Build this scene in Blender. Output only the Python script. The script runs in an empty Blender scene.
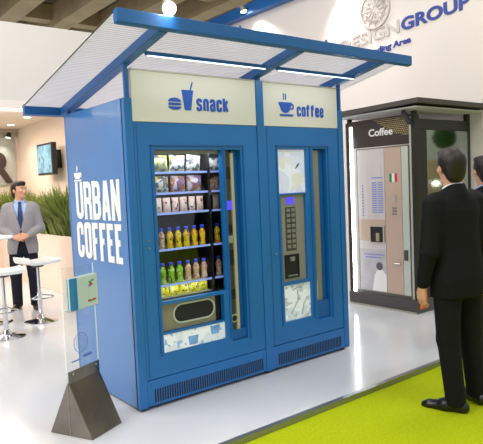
import bpy, bmesh, math, random
import numpy as np
from mathutils import Vector, Matrix
random.seed(7); rng = np.random.default_rng(7)
R = math.radians
SC = bpy.context.scene; COL = SC.collection

# ------------------------------------------------------------------ camera, world, lights, exposure
cam_d = bpy.data.cameras.new('camera'); cam = bpy.data.objects.new('camera', cam_d); COL.objects.link(cam)
cam_d.sensor_width = 36; cam_d.lens = 582.9/483*36; cam_d.clip_end = 200
YAW, PITCH, ROLL = -0.6649, -0.066, -0.0435
fw = Vector((-math.sin(YAW)*math.cos(PITCH), math.cos(YAW)*math.cos(PITCH), math.sin(PITCH)))
rt = Vector((math.cos(YAW), math.sin(YAW), 0)); up = rt.cross(fw)
r2 = math.cos(ROLL)*rt + math.sin(ROLL)*up; u2 = -math.sin(ROLL)*rt + math.cos(ROLL)*up
m3 = Matrix((r2, u2, -fw)).transposed()
cam.matrix_world = Matrix.Translation((-1.8419, -3.5736, 1.5602)) @ m3.to_4x4()
SC.camera = cam

w = bpy.data.worlds.new('world'); SC.world = w; w.use_nodes = True
bg = w.node_tree.nodes['Background']; bg.inputs[0].default_value = (0.93, 0.96, 1.0, 1); bg.inputs[1].default_value = 0.7

def area(name, loc, size, power, col=(1, 1, 1), target=None, sy=None):
    l = bpy.data.lights.new(name, 'AREA'); l.energy = power; l.color = col; l.size = size
    if sy: l.shape = 'RECTANGLE'; l.size_y = sy
    o = bpy.data.objects.new(name, l); COL.objects.link(o); o.location = loc
    if target: o.rotation_euler = (Vector(target)-Vector(loc)).to_track_quat('-Z', 'Y').to_euler()
    return o
area('hall_fill_light', (-3.0, -3.5, 6.2), 2.6, 170, (1, .98, .95))
area('hall_fill_light', (2.0, -4.5, 6.2), 2.6, 150, (.95, .98, 1))
area('hall_fill_light', (1.0, 1.8, 6.2), 2.2, 150, (1, .98, .95))
area('hall_fill_light', (-3.0, 2.8, 6.2), 2.6, 200, (1, .95, .89))
area('hall_fill_light', (3.6, -0.6, 6.2), 1.6, 70, (1, .98, .95))
area('hall_fill_light', (-6.0, 0.2, 5.4), 2.4, 260, (1, .97, .95), target=(0, .5, 1.0))  # unseen lamp added at the left to brighten the kiosk side
area('cove_light', (-1.5, 5.35, 2.70), 6.0, 22, (1, .93, .86), target=(-1.5, 5.45, 3.5), sy=.12)
area('hall_fill_light', (9.5, -2.6, 6.2), 2.6, 260, (1, .99, .96))  # unseen lamp added to brighten the wall reflected in the mirror
area('booth_light', (0.2, 6.4, 2.70), 2.0, 75, (1, .86, .74))
SC.view_settings.view_transform = 'Standard'; SC.view_settings.look = 'None'
SC.view_settings.exposure = 0.0; SC.view_settings.gamma = 1; SC.view_settings.use_curve_mapping = False

# ------------------------------------------------------------------ materials
def lin(c):
    return tuple(((v/255)/12.92 if v/255 <= .04045 else ((v/255+.055)/1.055)**2.4) for v in c)
def mat(name, rgb, rough=.5, metal=0, spec=.5, noise=None, bump=None, emit=0, trans=0, coat=0, alpha=1):
    m = bpy.data.materials.new(name); m.use_nodes = True; nt = m.node_tree; b = nt.nodes['Principled BSDF']
    c = lin(rgb); b.inputs['Base Color'].default_value = (*c, 1); b.inputs['Roughness'].default_value = rough
    b.inputs['Metallic'].default_value = metal; b.inputs['Specular IOR Level'].default_value = spec
    b.inputs['Coat Weight'].default_value = coat; b.inputs['Coat Roughness'].default_value = .08
    if emit: b.inputs['Emission Color'].default_value = (*c, 1); b.inputs['Emission Strength'].default_value = emit
    if trans: b.inputs['Transmission Weight'].default_value = trans
    if alpha < 1: b.inputs['Alpha'].default_value = alpha
    tc = nt.nodes.new('ShaderNodeTexCoord')
    if noise:
        scale, amt = noise[0], noise[1]; str_ = noise[2] if len(noise) > 2 else (1, 1, 1)
        mp = nt.nodes.new('ShaderNodeMapping'); mp.inputs['Scale'].default_value = str_
        n = nt.nodes.new('ShaderNodeTexNoise'); n.inputs['Scale'].default_value = scale; n.inputs['Detail'].default_value = 4
        nt.links.new(tc.outputs['Object'], mp.inputs[0]); nt.links.new(mp.outputs[0], n.inputs['Vector'])
        r = nt.nodes.new('ShaderNodeValToRGB')
        r.color_ramp.elements[0].color = (*[v*(1-amt) for v in c], 1); r.color_ramp.elements[1].color = (*[min(1, v*(1+amt)) for v in c], 1)
        r.color_ramp.elements[0].position = .3; r.color_ramp.elements[1].position = .7
        nt.links.new(n.outputs['Fac'], r.inputs[0]); nt.links.new(r.outputs[0], b.inputs['Base Color'])
    if bump:
        n2 = nt.nodes.new('ShaderNodeTexNoise'); n2.inputs['Scale'].default_value = bump[0]
        bp = nt.nodes.new('ShaderNodeBump'); bp.inputs['Strength'].default_value = bump[1]; bp.inputs['Distance'].default_value = .01
        nt.links.new(tc.outputs['Object'], n2.inputs['Vector']); nt.links.new(n2.outputs['Fac'], bp.inputs['Height']); nt.links.new(bp.outputs[0], b.inputs['Normal'])
    return m
M = {}
M['blue'] = mat('kiosk_blue_paint', (20, 106, 178), .34, 0, .5, (3, .05), coat=.12)
M['bluelit'] = mat('kiosk_blue_lit_side', (54, 122, 190), .3, 0, .5, (3, .04), coat=.7)  # kiosk blue lightened to imitate reflected light on the left side
M['bluedark'] = mat('frame_blue_paint', (16, 90, 160), .38)
M['logo_blue'] = mat('logo_blue', (30, 84, 190), .5)
M['cream'] = mat('cream_sign_panel', (224, 219, 214), .42)
M['white'] = mat('white_vinyl', (240, 238, 234), .5)
M['wall'] = mat('white_wall_paint', (220, 212, 208), .7, 0, .3, (1.2, .02))
M['pinkwall'] = mat('warm_white_wall_paint', (240, 222, 206), .7, 0, .3, (1.2, .02))
M['bulk'] = mat('bulkhead_paint', (204, 200, 197), .75, 0, .3)
M['floor'] = mat('gloss_white_floor', (206, 208, 212), .14, 0, .5, (.7, .03))
M['carpet'] = mat('lime_carpet', (174, 188, 12), .95, 0, .15, (60, .12), (400, .5))
M['trim'] = mat('aluminium_edge_trim', (150, 152, 150), .35, .8)
M['conc'] = mat('tan_concrete', (176, 156, 122), .85, 0, .2, (2, .12))
M['concdark'] = mat('dark_ceiling', (112, 98, 76), .9, 0, .2, (1, .1))
M['black'] = mat('black_plastic', (14, 14, 16), .4)
M['dark'] = mat('dark_charcoal_panel', (27, 24, 25), .4, 0, .5, (5, .06))
M['roofdark'] = mat('dark_brown_roof_panel', (66, 58, 56), .5)
M['cavity'] = mat('dark_interior', (20, 20, 26), .6)
M['steel'] = mat('brushed_steel', (206, 203, 203), .38, .35, .5, (30, .06, (1, 1, .05)))
M['steel2'] = mat('beige_metal', (198, 174, 158), .45, .25)
M['footsteel'] = mat('polished_dark_steel', (138, 132, 122), .2, .95, .5, (4, .22), (7, .25))
M['alu'] = mat('aluminium', (188, 186, 176), .35, .7)
M['olive'] = mat('champagne_metal_panel', (142, 138, 118), .42, .2)
M['grey'] = mat('grey_plastic', (128, 128, 122), .5)
M['greydark'] = mat('dark_grey_key', (70, 68, 62), .5)
M['chrome'] = mat('chrome', (220, 222, 226), .08, 1)
M['seatwhite'] = mat('white_gloss_plastic', (240, 240, 240), .25)
M['led'] = mat('led_tube_light', (232, 240, 255), .3, emit=1.7)
M['ledstrip'] = mat('led_strip_light', (240, 250, 255), .3, emit=2.2)
M['shelfled'] = mat('shelf_label_light', (150, 172, 250), .4, emit=.35)
M['lamp'] = mat('lit_lamp_lens', (255, 250, 240), .3, emit=14)
M['down'] = mat('lit_downlight', (255, 246, 230), .3, emit=5)
M['display'] = mat('blue_display', (70, 60, 255), .3, emit=1.1)
M['topiary'] = mat('topiary_green', (36, 74, 26), .9, noise=(30, .4))
M['pot'] = mat('terracotta_grey', (120, 110, 100), .8)
M['skin'] = mat('skin', (205, 152, 122), .5, 0, .4, (9, .05))
M['eyew'] = mat('eye_white', (235, 232, 228), .2)
M['iris'] = mat('iris_dark', (40, 26, 18), .2)
M['lip'] = mat('lip', (168, 98, 88), .45)
M['hair'] = mat('dark_brown_hair', (30, 21, 18), .5, 0, .4, (60, .35, (1, 1, .2)))
M['blacksuit'] = mat('black_wool', (9, 9, 11), .8, 0, .25, (90, .2))
M['navysuit'] = mat('dark_navy_wool', (17, 19, 27), .8, 0, .25, (90, .2))
M['greysuit'] = mat('grey_tweed', (146, 142, 146), .85, 0, .25, (120, .14))
M['jeans'] = mat('dark_denim', (24, 26, 40), .8, 0, .25, (90, .2))
M['shirtblue'] = mat('pale_blue_cotton', (160, 186, 230), .7)
M['shirtwhite'] = mat('white_cotton', (232, 232, 234), .7)
M['tie'] = mat('navy_tie', (34, 48, 92), .6)
M['shoe'] = mat('black_leather', (15, 14, 14), .3)
M['leaf'] = mat('grass_leaf', (128, 142, 70), .6, 0, .3, (2.5, .3))
M['soil'] = mat('soil', (60, 48, 34), .95)
M['mirror'] = mat('tinted_mirror', (184, 192, 187), .06, 1)
M['orange'] = mat('orange_poster_print', (196, 100, 40), .5, noise=(14, .5))
M['brochure'] = mat('white_card', (214, 226, 218), .5)
M['brochblue'] = mat('blue_card', (10, 130, 200), .4)
M['pgreen'] = mat('green_print', (70, 170, 70), .5); M['pred'] = mat('red_print', (215, 50, 70), .5)
M['pwhite'] = mat('white_print', (236, 236, 236), .5); M['flagg'] = mat('flag_green', (20, 140, 80), .5)
M['menu'] = mat('blue_violet_print', (132, 138, 206), .5)
M['printgrey'] = mat('pale_grey_print', (186, 184, 188), .5, noise=(6, .1)); M['printdark'] = mat('dark_grey_print', (92, 86, 98), .5)
M['letgrey'] = mat('warm_grey_letter', (186, 178, 172), .5); M['letblue'] = mat('royal_blue_letter', (44, 66, 150), .5)
M['letbrown'] = mat('dark_brown_letter', (62, 46, 42), .5)
M['rpanel'] = mat('grey_green_panel', (176, 178, 168), .3)
M['paleblue'] = mat('pale_blue_print', (120, 170, 226), .5, noise=(30, .3)); M['darkolive'] = mat('dark_bronze_panel', (66, 62, 48), .45)
M['cream2'] = mat('champagne_strip', (176, 170, 146), .4)
M['rail'] = mat('pale_green_grey_rail', (196, 204, 194), .35, .2); M['panelgrey'] = mat('warm_grey_panel', (140, 138, 130), .45)
M['headbrown'] = mat('dark_brown_panel', (48, 40, 39), .45)
M['base'] = mat('grey_base_panel', (72, 68, 70), .35)
M['sheetprint'] = mat('blue_line_print', (92, 122, 196), .5)

def mat_glass(name, tint=(1, 1, 1), refl=.06):
    m = bpy.data.materials.new(name); m.use_nodes = True; nt = m.node_tree; nt.nodes.clear()
    o = nt.nodes.new('ShaderNodeOutputMaterial'); mx = nt.nodes.new('ShaderNodeMixShader')
    t = nt.nodes.new('ShaderNodeBsdfTransparent'); t.inputs[0].default_value = (*tint, 1)
    g = nt.nodes.new('ShaderNodeBsdfGlossy'); g.inputs['Roughness'].default_value = .03
    lw = nt.nodes.new('ShaderNodeLayerWeight'); lw.inputs[0].default_value = .5
    pw = nt.nodes.new('ShaderNodeMath'); pw.operation = 'POWER'; pw.inputs[1].default_value = 4; nt.links.new(lw.outputs['Facing'], pw.inputs[0])
    f = nt.nodes.new('ShaderNodeMath'); f.operation = 'MULTIPLY_ADD'; f.inputs[1].default_value = .6; f.inputs[2].default_value = refl*.6; nt.links.new(pw.outputs[0], f.inputs[0])
    nt.links.new(f.outputs[0], mx.inputs[0]); nt.links.new(t.outputs[0], mx.inputs[1]); nt.links.new(g.outputs[0], mx.inputs[2]); nt.links.new(mx.outputs[0], o.inputs[0])
    return m
M['glass'] = mat_glass('clear_glass', (.95, .97, .98))
M['acrylic'] = mat_glass('clear_acrylic', (.975, .988, .988), .045)

def mat_poly():
    m = bpy.data.materials.new('twinwall_polycarbonate'); m.use_nodes = True; nt = m.node_tree; nt.nodes.clear()
    o = nt.nodes.new('ShaderNodeOutputMaterial'); tc = nt.nodes.new('ShaderNodeTexCoord')
    wv = nt.nodes.new('ShaderNodeTexWave'); wv.bands_direction = 'Y'; wv.inputs['Scale'].default_value = 12
    nt.links.new(tc.outputs['Object'], wv.inputs[0])
    bp = nt.nodes.new('ShaderNodeBump'); bp.inputs['Strength'].default_value = .8; bp.inputs['Distance'].default_value = .006
    nt.links.new(wv.outputs['Fac'], bp.inputs['Height'])
    t = nt.nodes.new('ShaderNodeBsdfRefraction'); t.inputs[0].default_value = (.93, .93, .97, 1); t.inputs['Roughness'].default_value = .12; t.inputs['IOR'].default_value = 1.25
    tl = nt.nodes.new('ShaderNodeBsdfTranslucent'); tl.inputs[0].default_value = (.92, .91, .95, 1)
    d = nt.nodes.new('ShaderNodeBsdfDiffuse'); d.inputs[0].default_value = (.8, .79, .84, 1)
    g = nt.nodes.new('ShaderNodeBsdfGlossy'); g.inputs['Roughness'].default_value = .22
    for s in (tl, d, g, t): nt.links.new(bp.outputs[0], s.inputs['Normal'])
    m1 = nt.nodes.new('ShaderNodeMixShader'); m1.inputs[0].default_value = .3
    nt.links.new(tl.outputs[0], m1.inputs[1]); nt.links.new(d.outputs[0], m1.inputs[2])
    m2 = nt.nodes.new('ShaderNodeMixShader'); mr = nt.nodes.new('ShaderNodeMapRange'); mr.inputs['To Min'].default_value = .42; mr.inputs['To Max'].default_value = .6; nt.links.new(wv.outputs['Fac'], mr.inputs['Value']); nt.links.new(mr.outputs[0], m2.inputs[0])
    nt.links.new(t.outputs[0], m2.inputs[1]); nt.links.new(m1.outputs[0], m2.inputs[2])
    m3 = nt.nodes.new('ShaderNodeMixShader'); m3.inputs[0].default_value = .12
    nt.links.new(m2.outputs[0], m3.inputs[1]); nt.links.new(g.outputs[0], m3.inputs[2]); nt.links.new(m3.outputs[0], o.inputs[0])
    return m
M['poly'] = mat_poly()

def mat_mesh():
    m = mat('perforated_panel', (40, 36, 34), .5); nt = m.node_tree; b = nt.nodes['Principled BSDF']
    tc = nt.nodes.new('ShaderNodeTexCoord'); ck = nt.nodes.new('ShaderNodeTexBrick')
    ck.offset = .5; ck.inputs['Scale'].default_value = 1; ck.inputs['Brick Width'].default_value = .028; ck.inputs['Row Height'].default_value = .022; ck.inputs['Mortar Size'].default_value = .006
    ck.inputs['Color1'].default_value = (*lin((205, 185, 120)), 1); ck.inputs['Color2'].default_value = (*lin((176, 156, 100)), 1); ck.inputs['Mortar'].default_value = (*lin((36, 30, 30)), 1)
    mp = nt.nodes.new('ShaderNodeMapping'); mp.inputs['Rotation'].default_value = (R(90), 0, R(90))
    sp = nt.nodes.new('ShaderNodeSeparateXYZ'); cb = nt.nodes.new('ShaderNodeCombineXYZ')
    nt.links.new(tc.outputs['Object'], sp.inputs[0]); nt.links.new(sp.outputs['Y'], cb.inputs['X']); nt.links.new(sp.outputs['Z'], cb.inputs['Y'])
    nt.links.new(cb.outputs[0], ck.inputs['Vector']); nt.links.new(ck.outputs['Color'], b.inputs['Base Color'])
    return m
M['mesh'] = mat_mesh()

def mat_pack(name, base, blob, dark, scale=14, thr=.56, thr2=.6):
    """printed foil: base colour with shapes of two print colours"""
    m = mat(name, base, .35, 0, .5); nt = m.node_tree; b = nt.nodes['Principled BSDF']
    tc = nt.nodes.new('ShaderNodeTexCoord'); oi = nt.nodes.new('ShaderNodeObjectInfo')
    ad = nt.nodes.new('ShaderNodeVectorMath'); nt.links.new(tc.outputs['Object'], ad.inputs[0])
    sc = nt.nodes.new('ShaderNodeVectorMath'); sc.operation = 'SCALE'; sc.inputs[0].default_value = (9, 5, 7); nt.links.new(oi.outputs['Random'], sc.inputs['Scale']); nt.links.new(sc.outputs[0], ad.inputs[1])
    prev = None
    for i, (cc, th, s) in enumerate(((blob, thr, scale), (dark, thr2, scale*2.1))):
        n = nt.nodes.new('ShaderNodeTexNoise'); n.inputs['Scale'].default_value = s; n.inputs['Detail'].default_value = 1
        nt.links.new(ad.outputs[0], n.inputs['Vector'])
        g = nt.nodes.new('ShaderNodeMath'); g.operation = 'GREATER_THAN'; g.inputs[1].default_value = th; nt.links.new(n.outputs['Fac'], g.inputs[0])
        mx = nt.nodes.new('ShaderNodeMix'); mx.data_type = 'RGBA'
        if prev: nt.links.new(prev, mx.inputs[6])
        else: mx.inputs[6].default_value = (*lin(base), 1)
        mx.inputs[7].default_value = (*lin(cc), 1); nt.links.new(g.outputs[0], mx.inputs[0]); prev = mx.outputs[2]
    nt.links.new(prev, b.inputs['Base Color'])
    return m
M['bagA'] = mat_pack('white_yellow_foil', (204, 204, 200), (214, 176, 56), (96, 96, 100), 15, .6, .55)
M['bagB'] = mat_pack('green_yellow_foil', (140, 146, 104), (216, 200, 90), (96, 96, 100), 15, .57, .55)
M['bagC'] = mat_pack('white_purple_foil', (196, 186, 200), (120, 80, 140), (176, 110, 60), 18, .5, .56)
M['bagD'] = mat_pack('orange_purple_foil', (190, 150, 110), (110, 70, 120), (200, 190, 196), 18, .52, .54)
M['packP'] = mat_pack('pale_pink_wrapper', (226, 190, 182), (226, 206, 200), (96, 60, 66), 16, .55, .64)
M['bagY'] = mat_pack('yellow_foil', (226, 212, 50), (246, 240, 150), (90, 84, 40), 20, .56, .6)
M['botY'] = mat_pack('orange_yellow_label', (240, 204, 30), (226, 130, 30), (40, 40, 60), 22, .57, .64)
M['botP'] = mat_pack('peach_label', (220, 170, 150), (236, 206, 190), (150, 80, 70), 22, .55, .62)
M['botG'] = mat_pack('green_label', (140, 200, 50), (190, 230, 120), (40, 70, 60), 22, .56, .63)
M['cap'] = mat('blue_bottle_cap', (36, 60, 200), .4)
M['photoA'] = mat_pack('coffee_photo_print', (200, 205, 224), (214, 217, 232), (212, 202, 198), 7, .5, .66)
M['photoB'] = mat_pack('icy_photo_print', (204, 215, 222), (226, 231, 234), (182, 190, 186), 9, .5, .6)
M['photoC'] = mat_pack('drink_photo_print', (216, 224, 234), (234, 238, 242), (150, 188, 226), 9, .5, .66)

for k, e in (('photoA', .3), ('photoB', .22), ('photoC', .15)):      # backlit pictures
    nt = M[k].node_tree; b = nt.nodes['Principled BSDF']
    nt.links.new(b.inputs['Base Color'].links[0].from_socket, b.inputs['Emission Color']); b.inputs['Emission Strength'].default_value = e

# ------------------------------------------------------------------ object helpers
def tag(o, label=None, cat=None, group=None, kind=None):
    if label: o['label'] = label
    if cat: o['category'] = cat
    if group: o['group'] = group
    if kind: o['kind'] = kind
    return o
def thing(name, label, cat, loc=(0, 0, 0), rz=0, group=None):
    o = bpy.data.objects.new(name, None); COL.objects.link(o); o.empty_display_size = .1
    o.location = loc; o.rotation_euler = (0, 0, rz)
    return tag(o, label, cat, group)
def root_loc(p):
    while p.parent: p = p.parent
    return Vector(p.location)
class MB:
    def __init__(s): s.bm = bmesh.new()
    def box(s, x0, x1, y0, y1, z0, z1, mtx=None):
        m = Matrix.Translation(((x0+x1)/2, (y0+y1)/2, (z0+z1)/2)) @ Matrix.Diagonal((abs(x1-x0), abs(y1-y0), abs(z1-z0), 1))
        if mtx: m = mtx @ m
        bmesh.ops.create_cube(s.bm, size=1, matrix=m); return s
    def cyl(s, p0, p1, r0, r1=None, n=16):
        p0, p1 = Vector(p0), Vector(p1); d = p1-p0
        q = d.to_track_quat('Z', 'Y').to_matrix().to_4x4()
        bmesh.ops.create_cone(s.bm, cap_ends=True, segments=n, radius1=r0, radius2=r0 if r1 is None else r1, depth=d.length, matrix=Matrix.Translation((p0+p1)/2) @ q); return s
    def lathe(s, prof, c=(0, 0, 0), n=20):
        rings = []
        for r, z in prof:
            rings.append([s.bm.verts.new((c[0]+max(r, .0005)*math.cos(2*math.pi*i/n), c[1]+max(r, .0005)*math.sin(2*math.pi*i/n), c[2]+z)) for i in range(n)])
        for a, b in zip(rings, rings[1:]):
            for i in range(n): s.bm.faces.new((a[i], a[(i+1) % n], b[(i+1) % n], b[i]))
        s.bm.faces.new(rings[0][::-1]); s.bm.faces.new(rings[-1]); return s
    def prism(s, pts, o, u, v, n, t):
        """polygon pts in (u, v), extruded from o along n by t"""
        o, u, v, n = Vector(o), Vector(u), Vector(v), Vector(n)
        a = [s.bm.verts.new(o+u*p[0]+v*p[1]) for p in pts]; b = [s.bm.verts.new(o+u*p[0]+v*p[1]+n*t) for p in pts]
        s.bm.faces.new(a); s.bm.faces.new(b[::-1])
        for i in range(len(pts)):
            j = (i+1) % len(pts); s.bm.faces.new((a[j], a[i], b[i], b[j]))
        return s
    def tube(s, pts, r, n=10):
        for a, b in zip(pts, pts[1:]): s.cyl(a, b, r, r, n)
        for p in pts[1:-1]: bmesh.ops.create_uvsphere(s.bm, u_segments=n, v_segments=6, radius=r, matrix=Matrix.Translation(p))
        return s
    def build(s, name, m, parent=None, bevel=0, smooth=False, world=True):
        bmesh.ops.recalc_face_normals(s.bm, faces=s.bm.faces[:])
        if parent and world:
            bmesh.ops.translate(s.bm, verts=s.bm.verts[:], vec=-root_loc(parent))
        me = bpy.data.meshes.new(name); s.bm.to_mesh(me); s.bm.free()
        me.materials.append(M[m] if isinstance(m, str) else m)
        if smooth:
            me.shade_smooth(); 
            try: me.set_sharp_from_angle(angle=R(38))
            except Exception: pass
        o = bpy.data.objects.new(name, me); COL.objects.link(o)
        if parent: o.parent = parent
        if bevel:
            b = o.modifiers.new('bevel', 'BEVEL'); b.width = bevel; b.segments = 2; b.limit_method = 'ANGLE'
        return o
def build_each(mb, name, m, parent, bevel=0):
    """every separate piece of mb becomes a part of its own"""
    bm = mb.bm; bm.verts.ensure_lookup_table(); seen = set(); out = []
    for v in bm.verts:
        if v in seen: continue
        st = [v]; isl = []; seen.add(v)
        while st:
            a = st.pop(); isl.append(a)
            for e in a.link_edges:
                o = e.other_vert(a)
                if o not in seen: seen.add(o); st.append(o)
        nb = MB(); mp = {a: nb.bm.verts.new(a.co) for a in isl}
        for f in {f for a in isl for f in a.link_faces}: nb.bm.faces.new([mp[q] for q in f.verts])
        out.append(nb.build(name, m, parent, bevel))
    bm.free(); return out
def struct(name, m, *boxes, bevel=0):
    b = MB()
    for q in boxes: b.box(*q)
    return tag(b.build(name, m, bevel=bevel), kind='structure')
def text_mesh(s, bold=0.0, space=1.0):
    c = bpy.data.curves.new('t', 'FONT'); c.body = s; c.size = 1; c.offset = bold; c.extrude = .02; c.resolution_u = 4; c.space_character = space
    o = bpy.data.objects.new('t', c); COL.objects.link(o)
    dg = bpy.context.evaluated_depsgraph_get(); me = bpy.data.meshes.new_from_object(o.evaluated_get(dg))
    bpy.data.objects.remove(o); bpy.data.curves.remove(c)
    return me
def text(name, s, m, parent, o, u, v, wd, ht, thick=.004, bold=0.0, shear=0, smear=0, space=1.0):
    """lettering fitted into wd x ht, lower-left corner at o, facing u x v"""
    me = text_mesh(s, bold, space); n = len(me.vertices); co = np.empty(n*3, np.float32); me.vertices.foreach_get('co', co); co = co.reshape(-1, 3)
    mn, mx = co.min(0), co.max(0); q = (co-mn)/(mx-mn)
    u, v = Vector(u).normalized(), Vector(v).normalized(); nn = u.cross(v)
    off = root_loc(parent) if parent else Vector((0, 0, 0))
    wd -= 2*smear
    x = smear + q[:, 0]*wd + q[:, 1]*ht*shear; y = q[:, 1]*ht; z = q[:, 2]*thick
    P = np.array(o)[None]-np.array(off)[None] + x[:, None]*np.array(u)+y[:, None]*np.array(v)+z[:, None]*np.array(nn)
    me.vertices.foreach_set('co', P.astype(np.float32).ravel()); me.update(); me.name = name
    if smear:                                   # heavier stems: the outline swept sideways
        bm = bmesh.new(); bm.from_mesh(me); src = bm.verts[:]+bm.edges[:]+bm.faces[:]
        for d in (-1, -.5, .5, 1):
            r = bmesh.ops.duplicate(bm, geom=src); bmesh.ops.translate(bm, verts=[g for g in r['geom'] if isinstance(g, bmesh.types.BMVert)], vec=u*smear*d-nn*.0004*(1+abs(d)+.3*(d > 0)))
        bm.to_mesh(me); bm.free()
    me.materials.clear(); me.materials.append(M[m]); ob = bpy.data.objects.new(name, me); COL.objects.link(ob)
    if parent: ob.parent = parent
    return ob
GL = {'U': [[(0, 1.1), (0, 0), (1, 0), (1, 1.1)]], 'R': [[(0, -.1), (0, 1.1)], [(0, 1), (1, 1), (1, .5), (0, .5)], [(.3, .5), (1, .44), (1, -.1)]],
      'B': [[(0, -.1), (0, 1.1)], [(0, 1), (1, 1), (1, .53), (0, .53)], [(0, .5), (1, .5), (1, 0), (0, 0)]], 'A': [[(-.02, -.1), (.42, 1.08)], [(.58, 1.08), (1.02, -.1)], [(.2, .24), (.8, .24)]],
      'N': [[(0, -.1), (0, 1.1)], [(.02, 1), (.98, 0)], [(1, -.1), (1, 1.1)]], 'C': [[(1, .68), (1, 1), (0, 1), (0, 0), (1, 0), (1, .32)]],
      'O': [[(.5, 1), (0, 1), (0, 0), (1, 0), (1, 1), (.5, 1)]], 'F': [[(0, -.04), (0, 1), (1, 1)], [(0, .52), (.86, .52)]], 'E': [[(1, 0), (0, 0), (0, 1), (1, 1)], [(0, .52), (.86, .52)]],
      's': [[(1, .74), (1, 1), (0, 1), (0, .56), (1, .44), (1, 0), (0, 0), (0, .26)]], 'n': [[(0, -.08), (0, 1), (1, 1), (1, -.08)]], 'a': [[(0, .74), (0, 1), (1, 1), (1, -.08)], [(1, .56), (0, .52), (0, 0), (.8, 0)]],
      'c': [[(1, .68), (1, 1), (0, 1), (0, 0), (1, 0), (1, .32)]], 'k': [[(0, -.08), (0, 1.28)], [(.1, .42), (1.05, 1.05)], [(.42, .62), (1.08, -.06)]],
      'o': [[(.5, 1), (0, 1), (0, 0), (1, 0), (1, 1), (.5, 1)]], 'f': [[(.22, -.08), (.22, 1.27), (.95, 1.27)], [(-.35, .98), (1.05, .98)]], 'e': [[(1, .3), (1, 0), (0, 0), (0, 1), (1, 1), (1, .5), (.1, .5)]]}
SQ = {'F', 'E', 'N', 'A', 'k'}
def block_text(name, word, m, parent, o, u, v, wd, ht, t, gap, narrow=None):
    """heavy condensed lettering: every glyph drawn with strokes of width t, x-height ht, whole word wd wide"""
    narrow = narrow or {}; u, v, o = Vector(u), Vector(v), Vector(o); nn = u.cross(v); b = MB()
    ws = [narrow.get(c, 1) for c in word]; w1 = (wd-gap*(len(word)-1))/sum(ws); x0 = 0; lay = 0
    for c, k in zip(word, ws):
        w_ = w1*k; cw, ch = w_-t, ht-t
        for path in GL[c]:
            P = [Vector((x0+t/2+p[0]*cw, t/2+p[1]*ch)) for p in path]
            if c not in SQ:                                  # round the bends
                Q = [P[0]]
                for a, q, d in zip(P, P[1:], P[2:]):
                    r = min(.48*min((q-a).length, (d-q).length), cw*.5)
                    s0, s1 = q+(a-q).normalized()*r, q+(d-q).normalized()*r
                    Q += [(1-i/5)**2*s0+2*i/5*(1-i/5)*q+(i/5)**2*s1 for i in range(6)]
                P = Q+[P[-1]]
            P = [p for i, p in enumerate(P) if i == 0 or (p-P[i-1]).length > 1e-5]
            closed = (P[0]-P[-1]).length < 1e-5
            L, Rr = [], []
            for i, p in enumerate(P):
                d0 = (P[i]-P[i-1]).normalized() if i > 0 else ((P[-1]-P[-2]).normalized() if closed else None)
                d1 = (P[i+1]-P[i]).normalized() if i < len(P)-1 else ((P[1]-P[0]).normalized() if closed else None)
                d0 = d0 or d1; d1 = d1 or d0
                n0, n1 = Vector((-d0.y, d0.x)), Vector((-d1.y, d1.x)); mt = (n0+n1).normalized(); sc = t/2/max(.45, mt.dot(n0))
                ext = Vector((0, 0))
                if not closed and c in SQ and i in (0, len(P)-1) and len(P) > 2 and c in 'FE': ext = (d1 if i else -d0)*t*.35
                L.append(p+mt*sc+ext); Rr.append(p-mt*sc+ext)
            th = .003+.0003*(lay % 7); lay += 1
            mk = lambda q, z: b.bm.verts.new(o+u*q.x+v*q.y+nn*z)
            top = [(mk(l, th), mk(r, th)) for l, r in zip(L, Rr)]; bot = [(mk(l, 0), mk(r, 0)) for l, r in zip(L, Rr)]
            for i in range(len(P)-1):
                (a, c_), (d, e) = top[i], top[i+1]; (a2, c2), (d2, e2) = bot[i], bot[i+1]
                for f in ((a, c_, e, d), (a2, d2, e2, c2), (a, d, d2, a2), (c_, c2, e2, e)): b.bm.faces.new(f)
            for i in (0, -1): b.bm.faces.new((top[i][0], top[i][1], bot[i][1], bot[i][0]))
        x0 += w_+gap
    return b.build(name, m, parent)
def copy_tree(o, parent=None):
    c = o.copy(); COL.objects.link(c)
    if parent: c.parent = parent
    for ch in list(o.children): copy_tree(ch, c)
    return c
def ring(r0, r1, n=40, a0=0, a1=2*math.pi):
    full = abs(a1-a0-2*math.pi) < 1e-6
    A = [a0+(a1-a0)*i/n for i in range(n+1)]
    return [(r1*math.cos(a), r1*math.sin(a)) for a in A]+[(r0*math.cos(a), r0*math.sin(a)) for a in reversed(A)]
X_, Y_, Z_ = Vector((1, 0, 0)), Vector((0, 1, 0)), Vector((0, 0, 1))

# ------------------------------------------------------------------ the setting
EDGE = -0.79; CARP = -0.035
struct('floor', 'floor', (-9, 5.2, EDGE, 9, -.15, 0))
struct('floor', 'carpet', (-9, 14, -12, EDGE-.012, -.15, CARP), (5.2, 14, EDGE, 9, -.15, CARP))
struct('trim_1', 'trim', (-9, 5.2, EDGE-.012, EDGE+.028, -.06, .004))
struct('wall_right', 'wall', (4.9, 5.02, -1.2, 5.6, 2.45, 4.56), (4.9, 5.02, .2, 5.6, 0, 2.45))
struct('trim_2', 'bluedark', (4.74, 4.899, -1.2, 5.55, 4.48, 4.66))
struct('wall_back', 'pinkwall', (-5, 1.85, 8.1, 8.2, 0, 2.8))
struct('wall_side', 'pinkwall', (1.85, 1.95, 4.9, 8.2, 0, 2.8))
struct('wall_upper', 'bulk', (-7, 4.85, 4.9, 5.02, 2.8, 3.95))
struct('wall_rear', 'wall', (1.951, 4.85, 4.9, 5.02, 0, 2.8))
struct('ceiling_booth', 'pinkwall', (-5, 1.95, 5.02, 8.2, 2.801, 2.88))
struct('trim_3', 'wall', (-7, 1.95, 4.86, 4.899, 2.76, 2.86))
cb = MB().box(-12, 22, -8, 20, 7.1, 7.3)
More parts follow.
